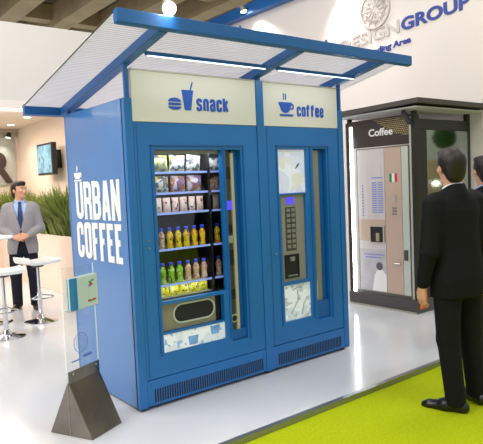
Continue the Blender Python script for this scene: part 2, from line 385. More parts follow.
tag(cb.build('ceiling', 'concdark'), kind='structure')
b = MB()
for k in range(-7, 14): b.box(k*1.55+.2, k*1.55+.72, -8, 20, 6.45, 7.09)
tag(b.build('ceiling_beam', 'conc'), kind='structure')
b = MB()
for y in (5.2, 9.4, 13.6): b.box(-12, 22, y, y+.45, 6.62, 7.08)
tag(b.build('ceiling_girder', 'conc'), kind='structure')

# ------------------------------------------------------------------ blue vending kiosk (shelter with roof)
W, D, HC, HB, HT = 2.16, 1.05, 2.17, 2.013, 2.369
K = thing('vending_kiosk', 'big blue vending shelter with cream snack and coffee signs under a tilted translucent roof', 'kiosk')
MB().box(0, .03, .03, D-.03, .02, HC).build('side_panel', 'bluelit', K, .003)
MB().box(W-.03, W, .03, D-.03, .02, HC).build('side_panel', 'blue', K, .003)
MB().box(0, W, D-.03, D, .02, HC).build('back_panel', 'blue', K, .003)
for x0, x1 in ((0, .06), (1.158, 1.231), (2.1, W)):
    MB().box(x0, x1, -.004, .05, .02, HC if x0 != 1.158 else HT).build('corner_post', 'blue', K, .004)
for x0, x1, g0, g1 in ((.062, 1.156, .113, 1.125), (1.233, 2.098, 1.285, 2.055)):
    p = MB().box(x0, x1, 0, .04, .025, .207).build('plinth', 'blue', K, .003)
    n = 50 if x0 < 1 else 38
    gb = MB()
    for i in range(n):
        xx = g0+(g1-g0)*(i+.5)/n
        gb.box(xx-.0055, xx+.0055, -.0015, .003, .045, .14)
    gb.build('vent_grille', 'cavity', p)
    bb = MB()
    for xx in (x0+.03, x1-.03): bb.cyl((xx, -.003, .175), (xx, .003, .175), .006, n=10)
    build_each(bb, 'screw', 'bluedark', p)
for x in (.05, 1.195, 2.11):
    for y in (.05, 1.0): MB().cyl((x, y, 0), (x, y, .022), .025).build('foot', 'black', K)
for x0, x1, nm in ((.063, 1.156, 'snack'), (1.233, 2.098, 'coffee')):
    hp = MB().box(x0, x1, .004, .03, HB, HT).build('header_panel', 'cream', K, .002)
    hp['label'] = 'cream header sign panel reading %s' % nm
    MB().cyl((x0, .012, HT-.006), (x1, .012, HT-.006), .01, n=12).build('top_rail', 'alu', hp, smooth=True)
    MB().box(x0, x1, .03, .05, HB, HT).build('backing', 'bluedark', hp)
MB().box(.03, W-.03, .05, D-.03, HC-.02, HC).build('top_panel', 'white', K)
# logos on the header panels
HS, HCf = [o for o in K.children if o.name.startswith('header_panel')]
o0 = (0, .0038, 0)
def lens(x0, x1, z0, z1, kind):
    n = 10; pts = []
    if kind == 'top': pts = [(x0, z0), (x1, z0)]+[(x1-(x1-x0)*i/n, z0+(z1-z0)*math.sin(math.pi*(i/n))**.5*1) for i in range(1, n)]
    elif kind == 'bot': pts = [(x0, z1)]+[(x0+(x1-x0)*i/n, z1-(z1-z0)*math.sin(math.pi*i/n)**.5) for i in range(1, n)]+[(x1, z1)]
    else: pts = [(x0, (z0+z1)/2), (x0+.012, z0), (x1-.012, z0), (x1, (z0+z1)/2), (x1-.012, z1), (x0+.012, z1)]
    return pts
ic = MB()
for z0, z1, k in ((2.162, 2.190, 'top'), (2.136, 2.154, 'mid'), (2.104, 2.128, 'bot')):
    ic.prism(lens(.348, .462, z0, z1, k), o0, X_, Z_, -Y_, .004)
ic.prism([(.488, 2.106), (.541, 2.106), (.566, 2.25), (.466, 2.25)], o0, X_, Z_, -Y_, .004)
ic.prism([(.536, 2.25), (.546, 2.25), (.566, 2.306), (.557, 2.31)], o0, X_, Z_, -Y_, .004)
ic.build('burger_and_drink_logo', 'logo_blue', HS)
block_text('snack_lettering', 'snack', 'logo_blue', HS, (.59, .0036, 2.103), X_, Z_, .292, .093, .0205, .010)
ic = MB()
n = 12
ic.prism([(1.402, 2.212), (1.402, 2.19)]+[(1.412+.058*(1-math.cos(math.pi/2*i/n)), 2.19-.065*math.sin(math.pi/2*i/n)) for i in range(1, n+1)]+[(1.535-.058*(1-math.cos(math.pi/2*i/n)), 2.19-.065*math.sin(math.pi/2*i/n)) for i in range(n, 0, -1)]+[(1.544, 2.19), (1.544, 2.212)], o0, X_, Z_, -Y_, .004)
ic.prism(ring(.014, .026, 16, -2.0, 2.0), (1.543, .0038, 2.178), X_, Z_, -Y_, .004)
ic.prism([(1.405, 2.114), (1.562, 2.114), (1.552, 2.098), (1.415, 2.098)], o0, X_, Z_, -Y_, .004)
for dx in (0, .022):
    ic.prism([(1.45+dx, 2.232), (1.459+dx, 2.232), (1.464+dx, 2.255), (1.458+dx, 2.284), (1.452+dx, 2.284), (1.455+dx, 2.255)], o0, X_, Z_, -Y_, .004)
ic.build('cup_logo', 'logo_blue', HCf)
block_text('coffee_lettering', 'coffee', 'logo_blue', HCf, (1.602, .0036, 2.10), X_, Z_, .32, .084, .0185, .010, {'f': .92})
# lettering on the left side panel
SPL = [o for o in K.children if o.name.startswith('side_panel')][0]
block_text('urban_lettering', 'URBAN', 'white', SPL, (-.0002, .895, 1.337), -Y_, Z_, .77, .288, .045, .022)
block_text('coffee_side_lettering', 'COFFEE', 'white', SPL, (-.0002, .912, 1.03), -Y_, Z_, .785, .282, .046, .022, {'F': .86, 'E': .86})
ic = MB()
ic.prism([(-.905, 1.70), (-.895, 1.665), (-.87, 1.65), (-.81, 1.65), (-.785, 1.665), (-.775, 1.70)], (-.0005, 0, 0), -Y_, Z_, -X_, .003)
ic.prism([(-.91, 1.645), (-.765, 1.645), (-.775, 1.632), (-.90, 1.632)], (-.0005, 0, 0), -Y_, Z_, -X_, .003)
ic.prism([(-.852, 1.71), (-.84, 1.71), (-.83, 1.735), (-.84, 1.76), (-.85, 1.735)], (-.0005, 0, 0), -Y_, Z_, -X_, .003)
ic.prism(ring(.008, .018, 12, -1.6, 1.6), (-.0005, .778, 1.68), -Y_, Z_, -X_, .003)
ic.build('cup_logo', 'white', SPL)
# roof: sloping frame with translucent sheets
SL = -.1945
rz_ = lambda y: 2.535+SL*(y+.5)
def slope_box(x0, x1, y0, y1, dz0, dz1):
    m = MB(); vs = []
    for x in (x0, x1):
        for y in (y0, y1):
            for dz in (dz0, dz1): vs.append(m.bm.verts.new((x, y, rz_(y)+dz)))
    for f in ((0, 1, 3, 2), (4, 6, 7, 5), (0, 4, 5, 1), (2, 3, 7, 6), (0, 2, 6, 4), (1, 5, 7, 3)): m.bm.faces.new([vs[i] for i in f])
    return m
XL, XR = -.285, 2.47
RF = slope_box(XL, XR, -.53, -.485, -.036, .042).build('roof_fascia', 'bluedark', K, .004)
slope_box(XL, XR, 1.13, 1.18, -.036, .045).build('roof_rear_rail', 'bluedark', K, .004)
for x in (.04, 1.195, 2.12): slope_box(x-.035, x+.035, -.485, 1.13, -.04, .025).build('roof_beam', 'bluedark', K, .004)
for x0, x1 in ((XL, .04), (.042, 1.194), (1.196, 2.119), (2.121, XR)):
    slope_box(x0, x1, -.483, 1.128, .027, .037).build('roof_sheet', 'poly', K)
for x in (XL, XR-.006): slope_box(x, x+.006, -.483, 1.128, .0265, .0375).build('edge_profile', 'white', K)
for x in (.03, 1.195, 2.13):
    MB().box(x-.014, x+.014, -.002, .026, HC if x != 1.195 else HT, rz_(.012)-.035).build('roof_post', 'bluedark', K, .003)
for x in (.04, 2.12): MB().box(x-.014, x+.014, D-.03, D-.004, HC, rz_(1.03)-.035).build('roof_post', 'bluedark', K, .003)
cb = MB()
for x in (1.44, .62): cb.cyl((x, -.508, rz_(-.508)+.04), (x, -.508, rz_(-.508)+.065), .014, .008, 10)
build_each(cb, 'bolt', 'bluedark', RF)
for x0, x1 in ((.075, 1.10), (1.215, 2.10)):
    zt = rz_(-.2)-.06
    h = MB().box(x0, x1, -.21, -.186, zt, zt+.024).build('light_holder', 'bluedark', K)
    MB().box(x0+.01, x1-.01, -.212, -.198, zt-.008, zt-.001).build('light_tube', 'led', h, .003)
    l = bpy.data.lights.new('tube_light', 'AREA'); l.shape = 'RECTANGLE'; l.size = x1-x0-.04; l.size_y = .02; l.energy = 1.4; l.color = (.93, .97, 1)
    lo = bpy.data.objects.new('tube_light', l); COL.objects.link(lo); lo.location = ((x0+x1)/2, -.204, zt-.012); lo.parent = h

# ------------------------------------------------------------------ machines inside the kiosk
def frame(mb, x0, x1, z0, z1, holes, y0, y1):
    """door leaf with rectangular holes, as a grid of boxes"""
    xs = sorted({x0, x1, *[h[0] for h in holes], *[h[1] for h in holes]}); zs = sorted({z0, z1, *[h[2] for h in holes], *[h[3] for h in holes]})
    vs = {}
    def vtx(i, j, k):
        if (i, j, k) not in vs: vs[i, j, k] = mb.bm.verts.new((xs[i], (y0, y1)[k], zs[j]))
        return vs[i, j, k]
    solid = lambda i, j: 0 <= i < len(xs)-1 and 0 <= j < len(zs)-1 and not any(h[0] <= (xs[i]+xs[i+1])/2 <= h[1] and h[2] <= (zs[j]+zs[j+1])/2 <= h[3] for h in holes)
    for i in range(len(xs)-1):
        for j in range(len(zs)-1):
            if not solid(i, j): continue
            mb.bm.faces.new([vtx(*q, 0) for q in ((i, j), (i+1, j), (i+1, j+1), (i, j+1))]); mb.bm.faces.new([vtx(*q, 1) for q in ((i, j+1), (i+1, j+1), (i+1, j), (i, j))])
            for (di, dj, a, c) in ((-1, 0, (i, j), (i, j+1)), (1, 0, (i+1, j+1), (i+1, j)), (0, -1, (i+1, j), (i, j)), (0, 1, (i, j+1), (i+1, j+1))):
                if not solid(i+di, j+dj): mb.bm.faces.new([vtx(*a, 0), vtx(*c, 0), vtx(*c, 1), vtx(*a, 1)])
    return mb
SN = thing('snack_vending_machine', 'blue snack vending machine, a glass window of bags and bottles under the snack sign', 'vending machine', (.61, .0, .022))
holes = [(.215, .800, .745, 1.822), (.215, .760, .52, .722), (.216, .766, .374, .508), (.832, .982, .34, 1.822)]
dr = frame(MB(), .064, 1.154, .212, 2.009, holes, .004, .05).build('door', 'blue', SN, .004)
fm = MB()
for a in ((.185, .20, .36, 1.855), (.81, .822, .36, 1.855), (1.0, 1.012, .32, 1.855)): fm.box(a[0], a[1], -.004, .004, a[2], a[3])
fm.box(.185, 1.012, -.004, .004, 1.845, 1.858)
fm.build('raised_moulding', 'bluedark', dr, .002)
MB().box(.085, .092, .002, .0045, .215, 2.0).build('door_seam', 'bluedark', dr)
hk = MB()
for z in (1.19, 1.14): hk.cyl((.135, -.004, z), (.135, .005, z), .007, n=12)
build_each(hk, 'lock', 'grey', dr)
MB().box(.066, .20, .052, .98, .03, 2.005).box(1.0, 1.152, .052, .98, .03, 2.005).box(.2, 1.0, .052, .98, 1.84, 2.005).box(.2, 1.0, .052, .98, .03, .365).build('cabinet', 'cavity', SN)
MB().box(.2, 1.0, .6, .62, .366, 1.84).build('back_wall', 'cavity', SN)
MB().box(.9, .908, .066, .6, .366, 1.84).build('divider', 'cavity', SN)
MB().box(.212, .803, .028, .034, .742, 1.825).build('window_glass', 'glass', SN)
MB().box(.205, .82, .1, .59, .722, .742).box(.205, .82, .1, .59, .508, .518).build('compartment_floor', 'cavity', SN)
MB().box(.21, .822, .056, .064, 1.794, 1.82).build('window_header', 'olive', SN)
zsh = [1.665, 1.514, 1.367, 1.103, .843]
for z in zsh:
    s = MB().box(.23, .725, .105, .58, z-.012, z-.004).build('shelf', 'grey', SN)
    MB().box(.232, .722, .096, .104, z-.011, z+.004).build('price_rail', 'shelfled', s)
    s = MB().box(.755, .885, .105, .58, z-.012, z-.004).build('shelf', 'grey', SN)
    MB().box(.757, .883, .096, .104, z-.011, z+.004).build('price_rail', 'shelfled', s)
MB().box(.23, .725, .105, .58, .742, .748).build('shelf', 'grey', SN)
MB().box(.732, .742, .09, .58, .745, 1.80).build('column_divider', 'black', SN)
# window interior light strip (the machine's own lamp)
ls = MB().box(.23, .80, .066, .085, 1.805, 1.816).build('interior_light', 'led', SN)
for (x0, x1, z0, z1, pw) in ((.23, .80, 1.783, 1.783, 1.5),):
    l = bpy.data.lights.new('window_light', 'AREA'); l.shape = 'RECTANGLE'; l.size = .55; l.size_y = .03; l.energy = pw; l.color = (.9, .95, 1)
    lo = bpy.data.objects.new('window_light', l); COL.objects.link(lo); lo.location = (.515-.61, .080, 1.80-.022); lo.rotation_euler = (R(18), 0, 0); lo.parent = SN
for z in zsh:
    l = bpy.data.lights.new('shelf_light', 'AREA'); l.shape = 'RECTANGLE'; l.size = .5; l.size_y = .015; l.energy = .28; l.color = (.88, .93, 1)
    lo = bpy.data.objects.new('shelf_light', l); COL.objects.link(lo); lo.location = (.49-.61, .09, z-.018-.022); lo.rotation_euler = (R(22), 0, 0); lo.parent = SN
# delivery hatch
def stadium(cx, cz, hw, hh, n=12):
    r = hh; return [(cx+hw-r+r*math.sin(math.pi*i/n), cz+r*math.cos(math.pi*i/n)) for i in range(n+1)]+[(cx-hw+r-r*math.sin(math.pi*i/n), cz-r*math.cos(math.pi*i/n)) for i in range(n+1)]
hp = MB().box(.218, .70, .040, .048, .523, .719).build('hatch_panel', 'olive', SN)
MB().box(.70, .757, .055, .09, .523, .719).build('hatch_reveal', 'black', SN)
fl = MB().prism(stadium(.508, .632, .175, .062), (0, .0385, 0), X_, Z_, Y_, .002).build('hatch_flap', 'cavity', hp)
a, b_ = stadium(.508, .632, .187, .074), stadium(.508, .632, .175, .062)
rg = MB()
for i in range(len(a)):
    j = (i+1) % len(a); rg.prism([a[i], a[j], b_[j], b_[i]], (0, .034, 0), X_, Z_, Y_, .006)
rg.build('hatch_ring', 'rail', hp)
pp = MB().box(.219, .763, .012, .02, .377, .505).build('drink_poster', 'photoC', SN)
pc = MB()
for x, z in ((.47, .40), (.67, .44)): pc.prism([(x-.035, z-.01), (x+.035, z-.01), (x+.045, z+.055), (x-.045, z+.055)], (0, .0115, 0), X_, Z_, Y_, .001)
build_each(pc, 'cup_print', 'paleblue', pp)
# coin column
cc = MB().box(.833, .893, .038, .06, .345, 1.82).build('payment_panel', 'darkolive', SN)
MB().box(.893, .922, .022, .06, .42, 1.80).build('trim_strip', 'cream2', SN, .003)
MB().box(.922, .981, .05, .075, .345, 1.82).build('recess_back', 'bluedark', SN)
MB().box(.833, .981, .02, .05, .345, .42).build('recess_sill', 'bluedark', SN)
MB().box(.85, .895, .031, .037, 1.36, 1.43).build('display', 'display', cc)
pt = MB()
for z0, z1 in ((1.60, 1.69), (1.18, 1.25), (.93, 1.05), (.66, .74)): pt.box(.845, .898, .032, .037, z0, z1)
build_each(pt, 'payment_slot', 'black', cc, .003)
MB().box(.845, .895, .029, .037, 1.10, 1.16).build('note_reader', 'alu', cc, .004)
MB().cyl((.872, .026, .51), (.872, .037, .51), .034, n=20).build('coin_return', 'chrome', cc, .003)
MB().cyl((.872, .0255, .51), (.872, .03, .51), .022, n=20).build('coin_cup', 'black', cc)

CO = thing('coffee_vending_machine', 'blue coffee vending machine with keypad and cup bay under the coffee sign', 'vending machine', (1.66, 0, .022))
holes = [(1.372, 1.690, 1.462, 1.826), (1.385, 1.668, .715, 1.448), (1.388, 1.706, .384, .690), (1.775, 1.938, .342, 1.83)]
dr2 = frame(MB(), 1.235, 2.096, .212, 2.009, holes, .004, .05).build('door', 'blue', CO, .004)
fm = MB()
for a in ((1.35, 1.362, .36, 1.86), (1.73, 1.742, .36, 1.86), (1.955, 1.967, .32, 1.86)): fm.box(a[0], a[1], -.004, .004, a[2], a[3])
fm.box(1.35, 1.967, -.004, .004, 1.848, 1.86)
fm.build('raised_moulding', 'bluedark', dr2, .002)
MB().box(1.255, 1.262, .002, .0045, .215, 2.0).build('door_seam', 'bluedark', dr2)
MB().cyl((1.31, -.004, .97), (1.31, .005, .97), .008, n=12).build('lock', 'grey', dr2)
MB().box(1.237, 1.36, .052, .98, .03, 2.005).box(1.97, 2.094, .052, .98, .03, 2.005).box(1.36, 1.97, .12, .98, .03, 2.005).build('cabinet', 'cavity', CO)
# picture of blossom and a cup
ph = MB().box(1.373, 1.689, .024, .03, 1.463, 1.825).build('coffee_picture', 'photoA', CO)
cp = MB()
bm_c = [(1.53, 1.60), (1.545, 1.545), (1.58, 1.515), (1.625, 1.515), (1.655, 1.545), (1.665, 1.60), (1.64, 1.625), (1.56, 1.625)]
cp.prism(bm_c, (0, .0235, 0), X_, Z_, Y_, .001); cp.build('cup_print', 'pwhite', ph); cp = MB(); cp.prism(ring(.02, .032, 14), (1.665, .0238, 1.575), X_, Z_, Y_, .001)
cp.build('cup_handle_print', 'pwhite', ph)
for x, z, r in ((1.42, 1.72, .035), (1.455, 1.745, .03), (1.44, 1.69, .028), (1.51, 1.74, .025)): cp = MB(); cp.prism(ring(0.001, r, 12), (x, .0228+.3*(r-.025)*.05, z), X_, Z_, Y_, .001); cp.build('blossom_print', 'pwhite', ph)
MB().prism([(1.575, 1.66), (1.60, 1.70), (1.635, 1.715), (1.61, 1.68)], (0, .0233, 0), X_, Z_, Y_, .001).build('leaf_print', 'printdark', ph)
l2 = MB().box(1.389, 1.705, .024, .03, .385, .689).build('ice_picture', 'photoB', CO)
tw = MB()
for pts in (([(1.47, .44), (1.52, .50), (1.56, .56), (1.55, .64)]), ([(1.60, .42), (1.62, .50), (1.66, .56)]), ([(1.50, .64), (1.56, .66), (1.61, .65)])):
    for q0, q1 in zip(pts, pts[1:]): tw.cyl((q0[0], .0238, q0[1]), (q1[0], .0238, q1[1]), .006, n=6)
tw.build('twig_print', 'printgrey', l2)
kp = MB().box(1.386, 1.667, .028, .036, .716, 1.447).build('control_panel', 'panelgrey', CO)
MB().box(1.468, 1.548, .022, .0275, 1.37, 1.425).build('display', 'display', kp, .002)
MB().box(1.447, 1.567, .0265, .0278, .975, 1.345).build('keypad_plate', 'greydark', kp)
for r in range(8):
    for c in range(2):
        x = 1.46+c*.055; z = 1.305-r*.044
        MB().box(x, x+.04, .021, .0262, z, z+.028).build('button', 'grey', kp, .003)
cbay = MB()
frame(cbay, 1.42, 1.585, .745, .945, [(1.434, 1.571, .76, .93)], .018, .0275)
cbay.build('cup_bay_frame', 'black', kp, .004)
MB().box(1.434, 1.571, .0265, .0278, .76, .93).build('cup_bay', 'cavity', kp)
MB().cyl((1.50, .018, .89), (1.50, .018, .925), .022, .028, 12).build('spout', 'grey', kp)
MB().box(1.45, 1.556, .012, .026, .762, .772).build('drip_tray', 'grey', kp)
MB().box(1.78, 1.80, .03, .06, 1.45, 1.82).build('light_edge', 'white', CO)
MB().box(1.80, 1.865, .034, .06, .5, 1.82).build('payment_panel', 'olive', CO)
MB().box(1.775, 1.80, .034, .06, .5, 1.44).build('recess_side', 'bluedark', CO)
MB().box(1.78, 1.80, .026, .034, .52, .68).build('light_edge', 'white', CO)
MB().box(1.865, 1.937, .05, .075, .345, 1.825).build('recess_back', 'bluedark', CO)
MB().box(1.776, 1.937, .02, .05, .345, .5).build('recess_sill', 'bluedark', CO)

# ------------------------------------------------------------------ goods in the snack window
def pillow(wd, ht, dp, n=10, m=12):
    """filled foil bag, base at z=0, with flat crimped ends"""
    b = MB(); rows = []
    for j in range(m+1):
        t = j/m; row = []
        puff = max(0, math.sin(math.pi*min(1, max(0, (t-.08)/.84))))**.55
        wv = wd*(1-.06*puff)
        for i in range(2*n):
            a = 2*math.pi*i/(2*n); cx = math.cos(a); sy = math.sin(a)
            row.append(b.bm.verts.new((wv/2*math.copysign(abs(cx)**.75, cx), (dp/2*puff+.0015)*sy*(.75+.25*abs(sy)), t*ht)))
        rows.append(row)
    for p, q in zip(rows, rows[1:]):
        for i in range(2*n): b.bm.faces.new((p[i], p[(i+1) % (2*n)], q[(i+1) % (2*n)], q[i]))
    b.bm.faces.new(rows[0][::-1]); b.bm.faces.new(rows[-1]); return b
protos = {}
def good(kind, m, label, x, y, z, group, tilt=0, s=1):
    key = (kind, m)
    if key not in protos:
        nm = {'bag': 'snack_bag', 'pack': 'biscuit_pack', 'bottle': 'juice_bottle', 'small': 'yellow_snack_bag'}[kind]
        if kind == 'bag': o = pillow(.108, .108, .045).build(nm, m, smooth=True)
        elif kind == 'pack': o = pillow(.062, .116, .026).build(nm, m, smooth=True)
        elif kind == 'small': o = pillow(.088, .10, .04).build(nm, m, smooth=True)
        else:
            o = bpy.data.objects.new(nm, None); COL.objects.link(o)
            MB().lathe([(.020, 0), (.027, .004), (.028, .02), (.023, .045), (.024, .075), (.027, .095), (.026, .115), (.015, .135), (.012, .148)], n=16).build('bottle_body', m, o, smooth=True, world=False)
            MB().lathe([(.017, .144), (.018, .148), (.018, .166), (.015, .17)], n=14).build('bottle_cap', 'cap', o, smooth=True, world=False)
        protos[key] = o
    else:
        o = copy_tree(protos[key])
    if kind == 'bottle': s = .93
    o.location = (x, y, z); o.rotation_euler = (0, R(tilt), R(random.uniform(-6, 6))); o.scale = (s, s, s)
    tag(o, label, {'bag': 'snack bag', 'pack': 'biscuit pack', 'bottle': 'drink bottle', 'small': 'snack bag'}[kind], group)
    return o
YG = .155
z = zsh[0]-.0035; g = 'chip bags on the top two shelves'
for k, (m, x, lb) in enumerate((('bagB', .345, 'green and yellow chip bag at the left end of the top snack shelf'), ('bagA', .487, 'white and yellow chip bag in the middle of the top snack shelf'), ('bagA', .628, 'white and yellow chip bag leaning right, third along the top snack shelf'), ('bagA', .835, 'white and yellow chip bag alone in the narrow right column, top shelf'))):
    good('bag', m, lb, x, YG, z, g, tilt=(-2, 3, 7, 0)[k], s=1.22 if k < 3 else 1)
z = zsh[1]-.0035
for k, (m, x, lb) in enumerate((('bagA', .345, 'white and yellow chip bag at the left end of the second snack shelf'), ('bagC', .487, 'white and purple chip bag in the middle of the second snack shelf'), ('bagC', .628, 'white and purple chip bag third along the second snack shelf'), ('bagD', .835, 'orange and purple chip bag in the narrow right column, second shelf'))):
    good('bag', m, lb, x, YG, z, g, tilt=(0, 2, 4, 0)[k], s=1.18 if k < 3 else 1)
ordn = ['leftmost', 'second', 'third', 'fourth', 'fifth', 'sixth']
z = zsh[2]-.0035
for k in range(6): good('pack', 'packP', 'pale pink biscuit pack, %s of six along the third snack shelf' % ordn[k], .315+.073*k, YG, z, 'biscuit packs on the third shelf', tilt=random.uniform(-2, 3))
good('pack', 'packP', 'pale pink biscuit pack alone in the narrow right column, third shelf', .832, YG, z, 'biscuit packs on the third shelf')
z = zsh[3]-.0035
for k in range(6): good('bottle', 'botP' if k == 0 else 'botY', 'peach drink bottle with blue cap left of the yellow bottles' if k == 0 else 'yellow and orange juice bottle with blue cap, %s of five yellow ones in the row' % ['leftmost', 'second', 'middle', 'fourth', 'rightmost'][k-1], .325+.073*k, YG, z, 'juice bottles on the fourth shelf')
good('bottle', 'botY', 'yellow and orange juice bottle alone in the narrow right column', .832, YG, z, 'juice bottles on the fourth shelf')
z = zsh[4]-.0035
for k in range(6):
    good('bottle', 'botG' if k < 3 else 'botP', ('green juice bottle with blue cap, %s of three in the row' % ['leftmost', 'middle', 'rightmost'][k]) if k < 3 else ('peach drink bottle with blue cap, %s of three beside the green bottles' % ['leftmost', 'middle', 'rightmost'][k-3]), .322+.074*k, YG, z, 'drink bottles on the fifth shelf')
good('bottle', 'botP', 'peach drink bottle alone in the narrow right column, fifth shelf', .832, YG, z, 'drink bottles on the fifth shelf')
for k in range(5): good('small', 'bagY', 'yellow snack bag, %s of five along the bottom shelf' % ['leftmost', 'second', 'middle', 'fourth', 'rightmost'][k], .325+.087*k, YG, .7485, 'yellow snack bags on the bottom shelf')

# ------------------------------------------------------------------ dark coffee stand at the right
FX = 3.7
CK = thing('coffee_stand', 'dark brown stand with a Coffee header, flat roof and mirrored side panel', 'kiosk', (FX, .33, 0))
MB().box(FX-.02, 4.87, .33, 1.33, 0, .155).build('base', 'base', CK, .006)
MB().box(FX-.03, FX-.02, .335, 1.33, .004, .02).build('base_strip', 'alu', CK)
for y0, y1 in ((.33, .40), (1.28, 1.33)): MB().box(FX, FX+.09, y0, y1, .155, 2.24).build('post', 'dark', CK, .004)
MB().box(FX-.006, FX, .372, .398, .16, 2.22).build('post_strip', 'alu', CK)
hd = MB().box(FX, FX+.06, .40, 1.28, 1.925, 2.25).build('header', 'headbrown', CK, .003)
pf = MB().prism([(-.90, 2.235), (-.405, 2.235), (-.405, 2.02), (-.58, 2.05)], (FX-.001, 0, 0), -Y_, Z_, -X_, .002).build('perforated_panel', 'mesh', hd)
text('coffee_lettering', 'Coffee', 'pwhite', hd, (FX-.003, .965, 2.045), -Y_, Z_, .345, .088, .004, .022)
MB().box(FX-.01, FX+.01, 1.215, 1.265, .16, 2.19).build('light_strip', 'ledstrip', CK, .004)
l = bpy.data.lights.new('strip_light', 'AREA'); l.shape = 'RECTANGLE'; l.size = .04; l.size_y = 1.9; l.energy = 6; l.color = (.95, 1, 1)
lo = bpy.data.objects.new('strip_light', l); COL.objects.link(lo); lo.location = (-.015, .91, 1.1); lo.rotation_euler = (0, R(90), 0); lo.rotation_euler = (R(90), 0, R(-90)); lo.parent = CK
rb_ = MB().box(3.42, 4.88, .08, 1.36, 2.312, 2.365)
for v in rb_.bm.verts: v.co.z += .02*(.7-v.co.y)
rb_.build('roof', 'roofdark', CK, .004)
MB().box(3.47, 4.86, .14, 1.32, 2.285, 2.30).build('lit_look_soffit', 'printgrey', CK)  # pale panel added so the roof underside looks lit
br = MB()
br.prism([(0, 0), (.16, .16), (.16, .11), (.05, 0)], (FX+.01, .34, 2.13), -X_, Z_, Y_, .05)
br.build('roof_bracket', 'dark', CK)
build_each(MB().box(FX+.02, FX+.07, .34, .39, 2.24, 2.30).box(4.79, 4.85, .34, .39, 2.20, 2.30).box(FX+.02, FX+.07, 1.28, 1.32, 2.24, 2.30), 'roof_post', 'dark', CK)
MB().box(FX+.09, 4.87, .35, .41, 2.08, 2.20).box(FX+.09, 3.96, .35, .41, .155, 2.08).box(4.82, 4.87, .35, .41, .155, 2.08).box(3.96, 4.82, .35, .41, .155, .3).build('side_frame', 'dark', CK, .003)
MB().box(3.965, 4.815, .355, .372, .305, 2.075).build('mirror_panel', 'mirror', CK)
op = MB().box(3.72, 3.86, .322, .3295, .05, .36).build('orange_sticker', 'orange', CK)
cm = thing('coffee_machine', 'tall steel coffee machine with blue drink list inside the dark stand', 'coffee machine', (FX+.06, .78, .155))
MB().box(FX+.03, FX+.62, .415, 1.2, .156, 1.915).build('body', 'grey', cm)
dsp = MB().box(FX+.012, FX+.03, .765, 1.165, .19, 1.90).build('front_panel', 'steel', cm, .003)
MB().box(FX+.008, FX+.03, .525, .76, .19, 1.90).build('coin_panel', 'steel2', cm, .004)
MB().box(FX+.005, FX+.03, .425, .52, .19, 1.90).build('side_rail', 'rail', cm, .006)
lb = MB()
for i in range(14): lb.box(FX+.0105, FX+.0125, .79, .87, 1.14+i*.027, 1.155+i*.027)
for i in range(14): lb.box(FX+.0105, FX+.0125, .885, .955, 1.14+i*.027, 1.155+i*.027)

lb2 = MB()
for i in range(11): lb2.box(FX+.0105, FX+.0125, 1.085, 1.105, 1.1+i*.036, 1.12+i*.036)
lb.build('drink_list', 'menu', dsp); lb2.build('side_print', 'menu', dsp)
MB().box(FX+.0105, FX+.0125, .79, .955, 1.55, 1.565).build('list_heading', 'menu', dsp)
MB().box(FX+.0108, FX+.0125, .766, 1.164, .80, 1.06).build('dispense_panel', 'steel2', dsp)
fb = MB(); frame(fb, .78, 1.0, .775, .99, [(.80, .985, .79, .975)], .004, .013)
for v in fb.bm.verts: v.co = (FX+v.co.y-.004, v.co.x, v.co.z)
fb.build('dispense_frame', 'alu', dsp)
MB().box(FX+.0102, FX+.0125, .80, .985, .79, .975).build('dispense_bay', 'cavity', dsp)
MB().box(FX+.006, FX+.0105, .86, .91, .80, .90).build('nozzle', 'conc', dsp)
pc2 = MB().box(FX+.0106, FX+.0125, .768, 1.162, .20, .70).build('picture_print', 'printgrey', dsp)
pq = MB(); pq.prism(ring(.001, .05, 14), (FX+.0095, .87, .50), -Y_, Z_, X_, .001)
pq.build('portrait_hair_print', 'printdark', pc2)
pq = MB(); pq.prism([(-.98, .20), (-.77, .20), (-.77, .40), (-.83, .46), (-.90, .46), (-.95, .38)], (FX+.0098, 0, 0), -Y_, Z_, X_, .001)
pq.build('portrait_print', 'pwhite', pc2)
tl = MB()
for i, (a, c) in enumerate(((.79, 1.10), (.84, 1.08))): tl.box(FX+.0098, FX+.0108, a, c, .63-i*.035, .645-i*.035)
build_each(tl, 'caption_print', 'menu', dsp)
CPN = [o for o in cm.children if o.name.startswith('coin_panel')][0]
for (y0, y1, mm) in ((.655, .69, 'flagg'), (.617, .655, 'pwhite'), (.58, .617, 'pred')): MB().box(FX+.006, FX+.0085, y0, y1, 1.50, 1.60).build('flag_stripe', mm, CPN)
MB().box(FX, FX+.008, .60, .66, 1.27, 1.35).build('coin_slot', 'alu', CPN, .004)
kb = MB()
for i in range(3):
    for j in range(2): kb.box(FX+.003, FX+.008, .60+.035*j, .622+.035*j, 1.12+.035*i, 1.14+.035*i)
build_each(kb, 'small_button', 'grey', CPN)
MB().cyl((FX, .64, .555), (FX, .56, .555), .016, n=12).build('coin_return', 'chrome', CPN)
MB().box(FX-.012, FX+.006, .455, .50, .60, .72).build('door_latch', 'greydark', cm, .004)

